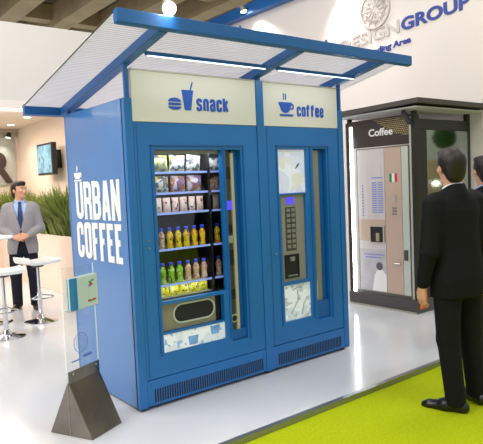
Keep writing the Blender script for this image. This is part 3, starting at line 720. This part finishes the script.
# ------------------------------------------------------------------ sign on the right wall
wx = 4.899; tl_ = Vector((0, -1, .062)); tu = Vector((0, .062, 1))
SG = thing('wall_sign', 'raised wall sign reading DESIGNGROUP under a round grey emblem', 'sign', (wx, 1.4, 3.4))
text('grey_lettering', 'DESIGN', 'letgrey', SG, (wx, 2.44, 3.445), tl_, tu, 1.075, .172, .012, .022, .04)
text('blue_lettering', 'GROUP', 'letblue', SG, (wx, 1.335, 3.512), tl_, tu, 1.0, .172, .012, .032, .04)
text('small_blue_lettering', 'Vending Area', 'letblue', SG, (wx, 1.99, 3.268), tl_, tu, .80, .108, .012, .025, .1)
em = MB(); ce = (wx, 1.77, 3.91)
em.prism(ring(.235, .262, 48), ce, -Y_, Z_, -X_, .025)
for k in range(12):
    a = 2*math.pi*k/12; d = Vector((0, -math.cos(a), math.sin(a)))
    c0 = Vector(ce)+d*.04-X_*.012; em.cyl(c0, c0+d*.2, .009, n=6)
    for sgn in (-1, 1):
        e = Vector((0, -math.cos(a+sgn*.42), math.sin(a+sgn*.42))); p0 = c0+d*.09; em.cyl(p0, Vector(ce)-X_*.012+e*.19, .007, n=6)
em.build('round_emblem', 'letgrey', SG)

def spotlight(lbl, loc, aim, r=.05, mname='lamp', power=30, cone=100, spot=True, arm=None, cat='lamp', grp=None, housing='alu'):
    t = thing('spotlight', lbl, cat, loc, 0, grp)
    d = (Vector(aim)-Vector(loc)).normalized(); p = Vector(loc)
    MB().cyl(p-d*.10, p, r*.7, r, 18).build('lamp_housing', housing, t, .003)
    MB().cyl(p, p+d*.006, r*.88, r*.88, 18).build('lamp_lens', mname, t)
    if arm: MB().cyl(p-d*.06, Vector(arm), .011, n=8).build('lamp_arm', 'alu', t)
    l = bpy.data.lights.new('spot', 'SPOT'); l.energy = power; l.spot_size = R(cone); l.spot_blend = .7; l.shadow_soft_size = r; l.color = (1, .97, .93)
    lo = bpy.data.objects.new('spot', l); COL.objects.link(lo); lo.location = d*.02; lo.rotation_euler = d.to_track_quat('-Z', 'Y').to_euler(); lo.parent = t
    return t
spotlight('bright floodlight clamped on top of the blue roof edge', (.085, -.50, 2.635), (-.15, -1.0, 2.3), .046, power=50, cone=172, arm=(.085, -.508, 2.593))
spotlight('bright spotlight under the blue beam above the white wall', (4.66, 4.4, 4.52), (4.86, 4.1, 3.3), .06, power=130, arm=(4.74, 4.42, 4.56))
spotlight('spotlight on the blue beam high above the round emblem', (4.62, 2.3, 4.52), (4.88, 2.1, 3.3), .06, power=110, arm=(4.74, 2.3, 4.57), grp=None)

# ------------------------------------------------------------------ booth at the left
PL = thing('planter', 'long low white planter wall against the pinkish wall behind the grey suited man', 'planter', (1.64, 6, 0))
MB().box(1.42, 1.46, 4.6, 8.095, 0, .885).box(1.46, 1.845, 4.6, 4.64, 0, .885).build('planter_wall', 'pinkwall', PL, .004)
MB().box(1.46, 1.845, 4.91, 8.095, .78, .80).build('soil', 'soil', PL)
# leafy grass: uncountable blades
def blades(n, x0, x1, y0, y1, z0, h0, h1):
    vs = np.zeros((n, 6, 3)); 
    x = rng.uniform(x0, x1, n); y = rng.uniform(y0, y1, n); clump = .78+.22*np.sin(y*5.1)*np.cos(y*2.3+1)
    h = rng.uniform(h0, h1, n)*clump; a = rng.uniform(0, 2*np.pi, n); bend = rng.uniform(.15, .75, n)*h; wdt = rng.uniform(.006, .016, n)
    dx, dy = np.cos(a), np.sin(a); px, py = -dy, dx
    for k, t in enumerate((0, .55, 1)):
        cx = x+dx*bend*t*t; cy = y+dy*bend*t*t; cz = z0+h*t*(1-.45*t*(bend/h)); ww = wdt*(1, .9, .12)[k]
        cx = np.minimum(cx, 1.84); cy = np.clip(cy, 4.9, 8.08)
        vs[:, 2*k] = np.stack([cx-px*ww, cy-py*ww, cz], 1); vs[:, 2*k+1] = np.stack([cx+px*ww, cy+py*ww, cz], 1)
    vs[..., 0] = np.minimum(vs[..., 0], 1.845)
    V = vs.reshape(-1, 3); base = np.arange(n)[:, None]*6
    F = np.concatenate([base+np.array([0, 1, 3, 2]), base+np.array([2, 3, 5, 4])])
    me = bpy.data.meshes.new('planter_grass'); me.from_pydata(V.tolist(), [], F.tolist()); me.materials.append(M['leaf']); me.update()
    o = bpy.data.objects.new('planter_grass', me); COL.objects.link(o); return o
tag(blades(13000, 1.47, 1.80, 4.97, 7.95, .801, .55, 1.02), 'dense green leafy grass growing out of the white planter', 'plants', kind='stuff')

TV = thing('wall_television', 'small black framed television with blue picture on the pinkish wall', 'television', (1.62, 6.05, 2.08))
b = MB().box(1.62, 1.70, 5.70, 6.40, 1.84, 2.36); tb = b.build('tv_casing', 'black', TV, .006)
M['tvscreen'] = mat_pack('tv_picture', (96, 140, 165), (120, 160, 180), (70, 110, 130), 5, .5, .6)
_b = M['tvscreen'].node_tree.nodes['Principled BSDF']; _l = _b.inputs['Base Color'].links[0].from_socket
M['tvscreen'].node_tree.links.new(_l, _b.inputs['Emission Color']); _b.inputs['Emission Strength'].default_value = .35
MB().box(1.614, 1.6195, 5.735, 6.365, 1.875, 2.325).build('tv_screen', 'tvscreen', TV)
MB().box(1.70, 1.849, 5.9, 6.2, 1.95, 2.25).build('wall_bracket', 'black', TV)

RP = thing('letter_panel', 'grey green sign panel with a large brown letter R in the far left booth', 'sign', (.9, 8.05, 1.72))
MB().box(-.2, 1.78, 8.06, 8.095, 1.72, 2.66).build('panel', 'rpanel', RP)
MB().box(-.2, 1.84, 8.04, 8.095, 2.661, 2.73).build('top_rail', 'alu', RP)
text('brown_lettering', 'R', 'letbrown', RP, (1.27, 8.058, 1.76), X_, Z_, .44, .60, .03, .03)
spotlight('small black spotlight at the top corner of the R panel', (1.62, 7.92, 2.62), (1.3, 7.9, 1.5), .05, 'down', 12, arm=(1.74, 8.03, 2.70), housing='black')
for (x, y, lb) in ((1.40, 6.1, 'lit round downlight in the booth ceiling nearest the blue kiosk roof'), (1.482, 7.25, 'lit round downlight in the booth ceiling above the R panel'), (.3, 6.7, 'lit round downlight in the booth ceiling above the bar table')):
    t = thing('downlight', lb, 'ceiling light', (x, y, 2.80))
    MB().cyl((x, y, 2.785), (x, y, 2.80), .075, .08, 20).build('trim_ring', 'white', t)
    MB().cyl((x, y, 2.781), (x, y, 2.785), .055, .055, 20).build('lens', 'down', t)
    l = bpy.data.lights.new('spot', 'SPOT'); l.energy = 26; l.spot_size = R(110); l.spot_blend = .8; l.shadow_soft_size = .05; l.color = (1, .88, .76)
    lo = bpy.data.objects.new('spot', l); COL.objects.link(lo); lo.location = (0, 0, -.03); lo.parent = t

# bar table and stools
TB = thing('bar_table', 'round white bar table at the left edge in front of the grey suited man', 'table', (.045, 3.815, 0))
MB().lathe([(.29, 1.02), (.31, 1.024), (.312, 1.04), (.30, 1.05)], (.045, 3.815, 0), 36).build('table_top', 'seatwhite', TB, smooth=True)
MB().cyl((.045, 3.815, .02), (.045, 3.815, 1.02), .035).build('table_column', 'chrome', TB, smooth=True)
MB().lathe([(.24, 0), (.24, .008), (.08, .025), (.04, .06)], (.045, 3.815, 0), 32).build('table_base', 'chrome', TB, smooth=True)
def stool(loc, rz, label):
    t = thing('bar_stool', label, 'stool', loc, rz, 'white bar stools by the booth table')
    s = MB(); prof = [(-.21, .065), (-.195, .028), (-.15, .006), (0, 0), (.15, .004), (.20, .014), (.21, .02)]
    pts = [(x, .70+z) for x, z in prof]+[(x, .74+z) for x, z in reversed(prof)]
    s.prism(pts, (0, -.185, 0), X_, Z_, Y_, .37); s.build('seat', 'seatwhite', t, .01, world=False)
    MB().cyl((0, 0, .03), (0, 0, .36), .027).cyl((0, 0, .36), (0, 0, .70), .019).build('gas_column', 'chrome', t, smooth=True, world=False)
    MB().cyl((0, 0, .665), (0, 0, .70), .06, .10, 20).build('seat_mount', 'black', t, world=False)
    MB().lathe([(.195, 0), (.197, .008), (.15, .022), (.06, .045), (.032, .09)], n=36).build('base', 'chrome', t, smooth=True, world=False)
    f = MB(); A = [(.13*math.cos(a), -.05+-.13*math.sin(a), .30) for a in [math.pi*i/12 for i in range(13)]]
    f.tube([(0, 0, .33), A[0]]+A+[(0, 0, .33)], .009, 8); f.build('footrest', 'chrome', t, smooth=True, world=False)
    return t
stool((.517, 3.45, 0), R(12), 'white bar stool on a chrome base beside the transparent leaflet stand')
stool((-.035, 2.95, 0), R(-8), 'white bar stool at the left edge, nearest the camera')

# ------------------------------------------------------------------ acrylic leaflet stand
A0 = Vector((-.509, -.0205, 0)); ax = Vector((.904, .428, 0)).normalized(); nx = Vector((ax.y, -ax.x, 0))
LS = thing('leaflet_stand', 'clear acrylic sign sheet standing in a polished steel wedge foot', 'display stand', A0)
hw, hz, Lg = .175, .345, .293
b = MB().prism([(-hw, 0), (hw, 0), (.006, hz), (-.006, hz)], A0, nx, Z_, ax, Lg)
ft = b.build('steel_foot', 'footsteel', LS, .003)
MB().prism([(.0061, 0), (.0102, 0), (.0102, .075), (.0061, .075)], A0+Z_*(hz-.005), nx, Z_, ax, Lg).build('clamp_flange', 'footsteel', LS)
MB().prism([(.009, 0), (.0155, 0), (.0155, .012), (.009, .012)], A0+Z_*(hz+.045)+ax*.03, nx, Z_, ax, .012).prism([(.009, 0), (.0155, 0), (.0155, .012), (.009, .012)], A0+Z_*(hz+.045)+ax*.25, nx, Z_, ax, .012).build('clamp_screw', 'chrome', LS)
sh = MB().prism([(-.004, 0), (.004, 0), (.004, .74), (-.004, .74)], A0+Z_*(hz-.01)-ax*.003, nx, Z_, ax, Lg+.005).build('acrylic_sheet', 'acrylic', LS, .001)
MB().prism([(-.001, .004), (.001, .004), (.001, hz), (-.001, hz)], A0-ax*.003, nx, Z_, ax, .003).build('sheet_edge', 'alu', LS)
for q in (-.0042, Lg+.002):
    MB().prism([(-.004, hz+.07), (.004, hz+.07), (.004, hz+.73), (-.004, hz+.73)], A0+ax*q, nx, Z_, ax, .0012).build('sheet_edge', 'pwhite', LS)  # white strips paint the bright glint along the acrylic edges
em = MB(); ce = A0+ax*.135+Z_*.575+nx*.0045
em.prism(ring(.062, .066, 30), ce, ax, Z_, nx, .001)
for k in range(10):
    a = 2*math.pi*k/10; d = ax*math.cos(a)+Z_*math.sin(a); q = ax*math.cos(a+.4)+Z_*math.sin(a+.4)
    em.cyl(ce+d*.015, ce+d*.06, .0012, n=5); em.cyl(ce+d*.03, ce+q*.05, .0012, n=5)
em.build('round_emblem_print', 'sheetprint', sh)
em = MB()
em.prism([(.04, .465), (.12, .465), (.12, .473), (.04, .473)], A0+nx*.0045, ax, Z_, nx, .001)
em.prism([(.15, .472), (.23, .472), (.23, .490), (.15, .490)], A0+nx*.0045, ax, Z_, nx, .001)
em.build('caption_print', 'sheetprint', sh)
pk = MB()
pk.prism([(.01, .80), (.285, .80), (.285, .803), (.01, .803)], A0+nx*.005, ax, Z_, nx, .05)
pk.prism([(.01, .80), (.285, .80), (.285, 1.02), (.01, 1.02)], A0+nx*.053, ax, Z_, nx, .003)
for u0 in (.01, .282): pk.prism([(u0, .80), (u0+.003, .80), (u0+.003, 1.02), (u0, 1.02)], A0+nx*.005, ax, Z_, nx, .048)
pk.build('leaflet_pocket', 'acrylic', LS)
def leaflet(d, lab, u0):
    t = thing('leaflet', lab, 'leaflet', A0+nx*d+Z_*.804+ax*u0, 0, 'leaflets in the acrylic pocket')
    o = A0+nx*d+Z_*.804+ax*u0
    MB().prism([(0, 0), (.262, 0), (.262, .205), (0, .205)], o, ax, Z_, nx, .012).build('cover', 'brochure', t)
    MB().prism([(0, .0), (.07, .0), (.07, .205), (0, .205)], o+nx*.0125, ax, Z_, nx, .001).build('blue_band', 'brochblue', t)
    for i, (uu, vv, mm) in enumerate(((.14, .15, 'pgreen'), (.165, .16, 'menu'), (.15, .135, 'pred'), (.125, .03, 'pred'), (.15, .028, 'pgreen'), (.175, .032, 'pred'), (.135, .128, 'menu'))):
        MB().prism([(uu+.04, vv), (uu+.064, vv), (uu+.064, vv+.014), (uu+.04, vv+.014)], o+nx*.0125, ax, Z_, nx, .001).build('print_mark', mm, t)
    return t
leaflet(.034, 'white leaflet with a blue left band at the front of the acrylic pocket', .016)
leaflet(.012, 'leaflet behind the front one in the acrylic pocket', .02)

# ------------------------------------------------------------------ people (implicit surfaces meshed with surface nets)
def surface_nets(Dv, o, h):
    S = Dv < 0
    nx_, ny_, nz_ = Dv.shape
    cnt = np.zeros((nx_-1, ny_-1, nz_-1), np.int8)
    cs = [(i, j, k) for i in (0, 1) for j in (0, 1) for k in (0, 1)]
    for i, j, k in cs: cnt += S[i:nx_-1+i, j:ny_-1+j, k:nz_-1+k]
    act = (cnt > 0) & (cnt < 8); I = np.argwhere(act)
    idx = -np.ones(act.shape, np.int64); idx[act] = np.arange(len(I))
    C = {c: Dv[I[:, 0]+c[0], I[:, 1]+c[1], I[:, 2]+c[2]] for c in cs}
    acc = np.zeros((len(I), 3)); n = np.zeros(len(I))
    for a in cs:
        for axn in range(3):
            if a[axn] == 0:
                b2 = list(a); b2[axn] = 1; b2 = tuple(b2); da, db = C[a], C[b2]; m = (da < 0) != (db < 0)
                t = np.where(m, da/np.where(da-db == 0, 1, da-db), 0); p = np.tile(np.array(a, float), (len(I), 1)); p[:, axn] = t
                acc += p*m[:, None]; n += m
    V = (I+acc/n[:, None])*h+np.array(o)
    F = []
    for axn, (p, q) in ((0, (1, 2)), (1, (2, 0)), (2, (0, 1))):
        sl0 = [slice(1, None)]*3; sl1 = [slice(1, None)]*3
        sl0[axn] = slice(0, -1); sl1[axn] = slice(1, None)
        s0, s1 = S[tuple(sl0)], S[tuple(sl1)]; E = np.argwhere(s0 != s1)
        if not len(E): continue
        g = E.copy()
        for d in range(3):
            if d != axn: g[:, d] += 1
        ins = s0[E[:, 0], E[:, 1], E[:, 2]]
        ok = np.all(g < np.array(idx.shape), axis=1); g = g[ok]; ins = ins[ok]
        def cell(dp, dq):
            c = g.copy(); c[:, p] -= dp; c[:, q] -= dq; return idx[c[:, 0], c[:, 1], c[:, 2]]
        f = np.stack([cell(1, 1), cell(0, 1), cell(0, 0), cell(1, 0)], 1)
        f[~ins] = f[~ins][:, ::-1]; F.append(f)
    F = np.concatenate(F); F = F[(F >= 0).all(1)]
    return V, F
class SDF:
    def __init__(s, lo, hi, h):
        s.h = h; s.lo = np.array(lo, float); n = np.ceil((np.array(hi)-s.lo)/h).astype(int)+1
        s.ax = [s.lo[i]+h*np.arange(n[i]) for i in range(3)]; s.D = np.full(n, .3, np.float32)
    def sub(s, lo, hi):
        sl = []
        for i in range(3):
            a = max(0, int((lo[i]-s.lo[i])/s.h)); b = min(len(s.ax[i]), int((hi[i]-s.lo[i])/s.h)+2); sl.append(slice(a, max(a, b)))
        return tuple(sl), np.meshgrid(*[s.ax[i][sl[i]] for i in range(3)], indexing='ij')
    def add(s, f, lo, hi, k=.015):
        pad = k+.03; lo = np.array(lo)-pad; hi = np.array(hi)+pad
        sl, (x, y, z) = s.sub(lo, hi)
        if 0 in x.shape: return s
        d = f(x, y, z); o = s.D[sl]
        if k > 0:
            h = np.clip(.5+.5*(o-d)/k, 0, 1); s.D[sl] = o*(1-h)+d*h-k*h*(1-h)
        else: s.D[sl] = np.minimum(o, d)
        return s
    def cone(s, a, b, ra, rb, k=.015):
        a, b = np.array(a, float), np.array(b, float); ba = b-a; L2 = max(ba@ba, 1e-9); rm = max(ra, rb)
        def f(x, y, z):
            px, py, pz = x-a[0], y-a[1], z-a[2]; t = np.clip((px*ba[0]+py*ba[1]+pz*ba[2])/L2, 0, 1)
            return np.sqrt((px-t*ba[0])**2+(py-t*ba[1])**2+(pz-t*ba[2])**2)-(ra+(rb-ra)*t)
        return s.add(f, np.minimum(a, b)-rm, np.maximum(a, b)+rm, k)
    def ell(s, c, r, k=.015, yaw=0, pitch=0):
        c, r = np.array(c, float), np.array(r, float); rm = max(r); cy, sy = math.cos(yaw), math.sin(yaw)
        def f(x, y, z):
            x, y, z = x-c[0], y-c[1], z-c[2]; x, y = cy*x+sy*y, -sy*x+cy*y
            if pitch: cp, sp = math.cos(pitch), math.sin(pitch); y, z = cp*y+sp*z, -sp*y+cp*z
            k0 = np.sqrt((x/r[0])**2+(y/r[1])**2+(z/r[2])**2); k1 = np.sqrt((x/r[0]**2)**2+(y/r[1]**2)**2+(z/r[2]**2)**2)+1e-9
            return k0*(k0-1)/k1
        return s.add(f, c-rm, c+rm, k)
    def loft(s, zs, a, b, yo, grow=0, k=.02, expo=2.3):
        z0, z1 = zs[0], zs[-1]; am = max(a)+grow; bm_ = max(b)+.05+grow
        def f(x, y, z):
            A = np.interp(z, zs, a)+grow; B = np.interp(z, zs, b)+grow; Y = np.interp(z, zs, yo)
            q = (np.abs(x/A)**expo+np.abs((y-Y)/B)**expo)**(1/expo); d = (q-1)*np.minimum(A, B)
            return np.maximum(d, np.maximum(z0-z, z-z1))
        return s.add(f, (-am, -bm_, z0), (am, bm_, z1), k)
    def cut(s, f):
        x, y, z = np.meshgrid(*s.ax, indexing='ij', sparse=True); s.D = np.maximum(s.D, -f(x, y, z)).astype(np.float32); return s
    def mesh(s, name, m, parent):
        s.D[0] = s.D[-1] = .1; s.D[:, 0] = s.D[:, -1] = .1; s.D[:, :, 0] = s.D[:, :, -1] = .1
        V, F = surface_nets(s.D, s.lo, s.h)
        me = bpy.data.meshes.new(name); me.vertices.add(len(V)); me.vertices.foreach_set('co', V.astype(np.float32).ravel())
        me.loops.add(F.size); me.loops.foreach_set('vertex_index', F.astype(np.int32).ravel())
        me.polygons.add(len(F)); me.polygons.foreach_set('loop_start', np.arange(0, F.size, 4, dtype=np.int32))
        me.update(calc_edges=True); me.validate(); me.materials.append(M[m]); me.shade_smooth()
        o = bpy.data.objects.new(name, me); COL.objects.link(o)
        if parent: o.parent = parent
        sm = o.modifiers.new('smooth', 'SMOOTH'); sm.factor = .4; sm.iterations = 2
        return o
ZT = [.80, .90, 1.0, 1.1, 1.25, 1.35, 1.42, 1.455, 1.485]
TA = [.170, .176, .162, .155, .174, .186, .172, .125, .072]
TBb = [.112, .116, .106, .102, .114, .112, .090, .072, .058]
TY = [.01, .012, .008, .0, -.004, .004, .012, .014, .012]
def hand(s, w, f, n, t):
    """hand from wrist w: f = finger direction, n = palm side, t = thumb side"""
    w, f, n, t = [np.array(v, float) for v in (w, f, n, t)]; f /= np.linalg.norm(f); n -= f*(n@f); n /= np.linalg.norm(n); t -= f*(t@f)+n*(t@n); t /= np.linalg.norm(t)
    for i, q in enumerate((.031, .0105, -.0105, -.030)):
        kn = w+f*(.085-.006*abs(i-1))+t*q
        s.cone(w+f*.012+t*q*.55, kn, .0165, .0115, .012)
        L = (.042, .047, .044, .034)[i]; d1 = f*.88+n*.42+t*q*1.6; d1 /= np.linalg.norm(d1); p1 = kn+d1*L
        d2 = f*.5+n*.85; d2 /= np.linalg.norm(d2); p2 = p1+d2*L*.72
        s.cone(kn, p1, .0098, .0088, .004); s.cone(p1, p2, .0088, .0075, .004)
    b0 = w+f*.022+t*.028; b1 = b0+f*.035+t*.028+n*.014; b2 = b1+f*.032+t*.004+n*.014
    s.cone(b0, b1, .0145, .0105, .008); s.cone(b1, b2, .0105, .0085, .004)
def person(label, loc, rz, arms, outfit, head_yaw=0, voxel=.006, feet=((.11, 0, 12), (-.11, 0, 12)), scale=1.0, tie=None):
    t = thing('person', label, 'person', loc, rz); t.scale = (scale,)*3
    lo, hi = (-.42, -.42, -.01), (.42, .34, 1.80)
    cyw, syw = math.cos(head_yaw), math.sin(head_yaw)
    hr = lambda p: (cyw*p[0]-syw*p[1], syw*p[0]+cyw*p[1], p[2])
    B = SDF(lo, hi, voxel)
    B.loft(ZT, TA, TBb, TY, -.026, .03)
    B.cone((-.15, .01, 1.41), (.15, .01, 1.41), .05, .05, .03)
    B.cone((0, .015, 1.43), (0, .0, 1.57), .060, .055, .03)
    # head and face
    B.ell(hr((0, .012, 1.662)), (.077, .098, .09), .01, head_yaw); B.ell(hr((0, -.022, 1.602)), (.060, .074, .076), .03, head_yaw)
    B.ell(hr((0, -.068, 1.552)), (.026, .024, .02), .025, head_yaw)
    B.cone(hr((0, -.088, 1.655)), hr((0, -.112, 1.617)), .009, .0135, .012)
    for sx in (-1, 1):
        B.ell(hr((sx*.079, .012, 1.63)), (.011, .02, .032), .008, head_yaw)
        B.cone(hr((sx*.014, -.088, 1.672)), hr((sx*.05, -.076, 1.672)), .010, .009, .014)
        B.cone(hr((sx*.013, -.108, 1.612)), hr((sx*.013, -.10, 1.612)), .0075, .0075, .006)
        B.ell(hr((sx*.045, -.068, 1.62)), (.02, .016, .018), .02, head_yaw)
    for zz in (1.580, 1.570): B.cone(hr((-.02, -.088, zz)), hr((.02, -.088, zz)), .0065, .0065, .008)
    hips = [(sx*.088, .01, .88) for sx in (1, -1)]
    for sx, hp_, ft_ in zip((1, -1), hips, feet):
        fx, fy, to = ft_; kn = (fx*.97, fy*.6-.012, .485); an = (fx, fy+.02, .085)
        B.cone(hp_, kn, .082, .054, .03); B.cone(kn, an, .054, .036, .02)
        ca, sa = math.sin(R(to))*sx, -math.cos(R(to))
        B.cone(an, (fx+ca*.10, fy+.02+sa*.10, .032), .034, .02, .01); B.cone((fx-ca*.025, fy-sa*.025+.02, .036), an, .025, .032, .01)
    for sx, a in zip((1, -1), arms):
        S = (sx*.178, .012, 1.405)
        B.cone(S, a['e'], .048, .038, .03); B.cone(a['e'], a['w'], .038, .025, .02); hand(B, a['w'], a['f'], a['n'], a['t'])
    B.mesh('body', 'skin', t)
    hd_z = (1.50, 1.78)
    H = SDF((-.14, -.16, 1.50), (.14, .17, 1.80), .005)
    H.ell(hr((0, .02, 1.672)), (.089, .110, .100), .01, head_yaw); H.ell(hr((0, .062, 1.60)), (.068, .052, .075), .03, head_yaw)
    H.ell(hr((0, -.05, 1.735)), (.06, .05, .03), .02, head_yaw)
    def face(x, y, z):
        xx = cyw*x+syw*y; yy = -syw*x+cyw*y
        l1 = np.minimum(-.018-yy, 1.70-z)
        l2 = np.minimum(.006-yy, 1.632-z)
        l3 = 1.535+.0*yy-z
        n_ = .004*np.sin(xx*160)*np.sin(yy*140+z*60)
        return -np.maximum(np.maximum(l1, l2), l3)+n_
    H.cut(face); H.mesh('hair', 'hair', t)
    for sx in (-1, 1):
        c = hr((sx*.032, -.075, 1.645)); dirv = Vector(hr((0, -1, 0)))
        b = MB(); bmesh.ops.create_uvsphere(b.bm, u_segments=12, v_segments=8, radius=.0125, matrix=Matrix.Translation(c)); e = b.build('eye', 'eyew', t, smooth=True, world=False)
        b = MB(); bmesh.ops.create_uvsphere(b.bm, u_segments=10, v_segments=6, radius=.0052, matrix=Matrix.Translation(Vector(c)+dirv*.0078)); b.build('iris', 'iris', e, smooth=True, world=False)
        MB().cyl(hr((sx*.016, -.099, 1.672)), hr((sx*.05, -.087, 1.674)), .003, .002, 8).build('eyebrow', 'hair', t, world=False)
    MB().cyl(hr((-.02, -.0935, 1.575)), hr((.02, -.0935, 1.575)), .0045, n=8).build('lips', 'lip', t, world=False)
    # trousers
    T = SDF((-.32, -.25, .02), (.32, .27, 1.06), voxel)
    T.loft([.76, .84, .92, 1.03], [.12, .162, .168, .160], [.088, .108, .112, .104], [.012, .012, .012, .006], -.004, .02)
    for sx, hp_, ft_ in zip((1, -1), hips, feet):
        fx, fy, to = ft_; kn = (fx*.97, fy*.6-.012, .485); an = (fx, fy+.018, .07)
        T.cone(hp_, kn, .098, .076, .03); T.cone(kn, an, .074, .066, .02)
    T.cut(lambda x, y, z: np.minimum(z-.045, 1.025-z)+0*x+0*y)
    T.mesh('trousers', outfit['trousers'], t)
    for sx, ft_ in zip((1, -1), feet):
        fx, fy, to = ft_; ca, sa = math.sin(R(to))*sx, -math.cos(R(to))
        Sh = SDF((fx-.24, fy-.32, -.02), (fx+.24, fy+.22, .16), .005)
        P0 = lambda u, z: (fx+ca*u, fy+.02+sa*u, z)
        Sh.cone(P0(-.045, .035), P0(.07, .042), .04, .047, .02); Sh.cone(P0(.07, .03), P0(.185, .022), .048, .034, .02); Sh.cone(P0(.185, .02), P0(.215, .018), .034, .024, .02)
        Sh.cone(P0(-.01, .05), P0(.0, .10), .042, .044, .02)
        Sh.cut(lambda x, y, z: np.minimum(z-.002, .115-z)+0*x+0*y)
        Sh.mesh('shoe', outfit['shoe'], t)
    # shirt (torso, collar)
    C = SDF((-.28, -.2, .98), (.28, .2, 1.56), .006)
    C.loft(ZT[2:], TA[2:], TBb[2:], TY[2:], -.012, .02)
    C.cone((0, .016, 1.45), (0, .006, 1.512), .073, .068, .015)
    C.cut(lambda x, y, z: 1.512+.35*y-z+0*x)
    C.mesh('shirt', outfit['shirt'], t)
    # jacket
    J = SDF((-.44, -.40, .74), (.44, .34, 1.56), voxel)
    zj = [.775]+ZT[1:]; aj = [.188, .192, .176, .170]+TA[4:]; bj = [.128, .132, .121, .115]+TBb[4:]
    J.loft(zj, aj, bj, TY, .010, .02)
    for sx, a in zip((1, -1), arms):
        S = (sx*.176, .012, 1.395); e = np.array(a['e']); w_ = np.array(a['w']); we = w_-(w_-e)/np.linalg.norm(w_-e)*.035
        J.cone(S, e, .070, .058, .03); J.cone(e, we, .057, .043, .02)
    J.cone((-.14, .012, 1.42), (.14, .012, 1.42), .058, .058, .03)
    J.cone((0, .03, 1.45), (0, .022, 1.49), .082, .076, .02)
    J.cut(lambda x, y, z: np.maximum(np.abs(x)-np.clip((z-1.10)*.245, 0, .09), y+.03)+0*z if outfit.get('open') else np.maximum(np.maximum(np.abs(x)-np.clip((z-1.16)*.2, 0, .07), y+.03), 1.16-z))
    if outfit.get('open'): J.cut(lambda x, y, z: np.maximum(np.maximum(np.abs(x-.0)-np.clip((1.10-z)*.22+.004, 0, .08), y+.02), z-1.10))
    J.cut(lambda x, y, z: 1.498+.45*np.minimum(y, .06)-z+0*x)
    J.mesh('jacket', outfit['jacket'], t)
    if tie:
        b = MB(); vs = []
        for z, wd in ((1.485, .018), (1.455, .022), (1.45, .016), (1.41, .022), (1.36, .027), (1.3, .031), (1.2, .036), (1.06, .042), (1.02, .004)):
            Bz = np.interp(z, ZT, TBb); y = np.interp(z, ZT, TY)-Bz-.002 if z < 1.44 else (-.075 if z < 1.46 else -.069)
            vs.append([b.bm.verts.new((-wd, y-.004, z)), b.bm.verts.new((wd, y-.004, z)), b.bm.verts.new((wd, y+.008, z)), b.bm.verts.new((-wd, y+.008, z))])
        for p, q in zip(vs, vs[1:]):
            for i in range(4): b.bm.faces.new((p[i], p[(i+1) % 4], q[(i+1) % 4], q[i]))
        b.bm.faces.new(vs[0]); b.bm.faces.new(vs[-1][::-1])
        b.build('necktie', tie, t, world=False)
    return t
# man by the bar table, hands together in front of him
person('man in a grey jacket, blue shirt and dark tie standing behind the bar stools', (.645, 4.365, 0), R(-22),
       [dict(e=(.245, .015, 1.11), w=(.085, -.205, 1.02), f=(-.9, -.25, -.12), n=(0, .9, -.3), t=(0, -.2, 1)),
        dict(e=(-.245, .015, 1.11), w=(-.085, -.19, 1.01), f=(.9, -.25, -.12), n=(0, .9, -.3), t=(0, -.2, 1))],
       dict(jacket='greysuit', trousers='jeans', shirt='shirtblue', shoe='shoe', open=True), head_yaw=R(48), voxel=.007,
       feet=((.12, -.03, 14), (-.115, .0, 14)), tie='tie', scale=.975)
hang = lambda sx, out=.0: dict(e=(sx*(.245+out), .03, 1.09), w=(sx*(.262+out), -.035, .85), f=(sx*.02, -.14, -1), n=(-sx, 0, -.1), t=(0, -1, 0))
pm = person('man in a black suit seen from behind at the right, standing on the green carpet', (1.752, -1.385, CARP), R(180-16),
       [hang(1), hang(-1)], dict(jacket='blacksuit', trousers='blacksuit', shirt='shirtwhite', shoe='shoe'), head_yaw=R(-16), voxel=.006,
       feet=((.115, .045, 32), (-.115, -.01, 8)), scale=1.005)
pm.rotation_euler = (Matrix.Rotation(R(-1.9), 3, Vector((.617, .787, 0))) @ Matrix.Rotation(R(164), 3, 'Z')).to_euler()
person('man in a dark suit and pale blue collar half hidden at the right edge', (2.80, -.975, CARP), R(180-8),
       [hang(1), hang(-1)], dict(jacket='navysuit', trousers='navysuit', shirt='shirtblue', shoe='shoe'), head_yaw=R(-25), voxel=.008,
       feet=((.10, .0, 10), (-.10, 0, 10)), scale=.985)

# ------------------------------------------------------------------ what the mirrored panel shows of the hall
struct('wall_hall', 'rpanel', (6.4, 14.5, -4.6, -4.5, 1.95, 3.6))
struct('wall_hall_lower', 'conc', (6.4, 14.5, -4.6, -4.5, CARP, 1.949))
for i, (x, z) in enumerate(((9.2, 2.75), (10.4, 1.72), (11.2, 1.35))):
    spotlight('hall spotlight reflected in the dark mirrored panel, %s' % ('highest of three', 'middle of three', 'lowest of three')[i], (x, -4.3, z), (x-.6, .3, z-.4), .07, 'lamp', 8, arm=(x, -4.5, z+.05), housing='black')
tp = thing('topiary_tree', 'round clipped topiary tree in a pot out in the hall', 'plant', (7.15, -1.45, CARP))
MB().lathe([(.16, 0), (.2, .4), (.17, .4), (.16, .36)], (7.15, -1.45, CARP), 20).build('pot', 'pot', tp, smooth=True)
MB().cyl((7.15, -1.45, .3), (7.15, -1.45, 2.1), .025).build('trunk', 'conc', tp)
b = MB(); bmesh.ops.create_icosphere(b.bm, subdivisions=4, radius=.19, matrix=Matrix.Translation((7.15, -1.45, 2.20)))
for v in b.bm.verts: v.co += (v.co-Vector((7.15, -1.45, 2.20)))*random.uniform(-.1, .1)
b.build('clipped_crown', 'topiary', tp)
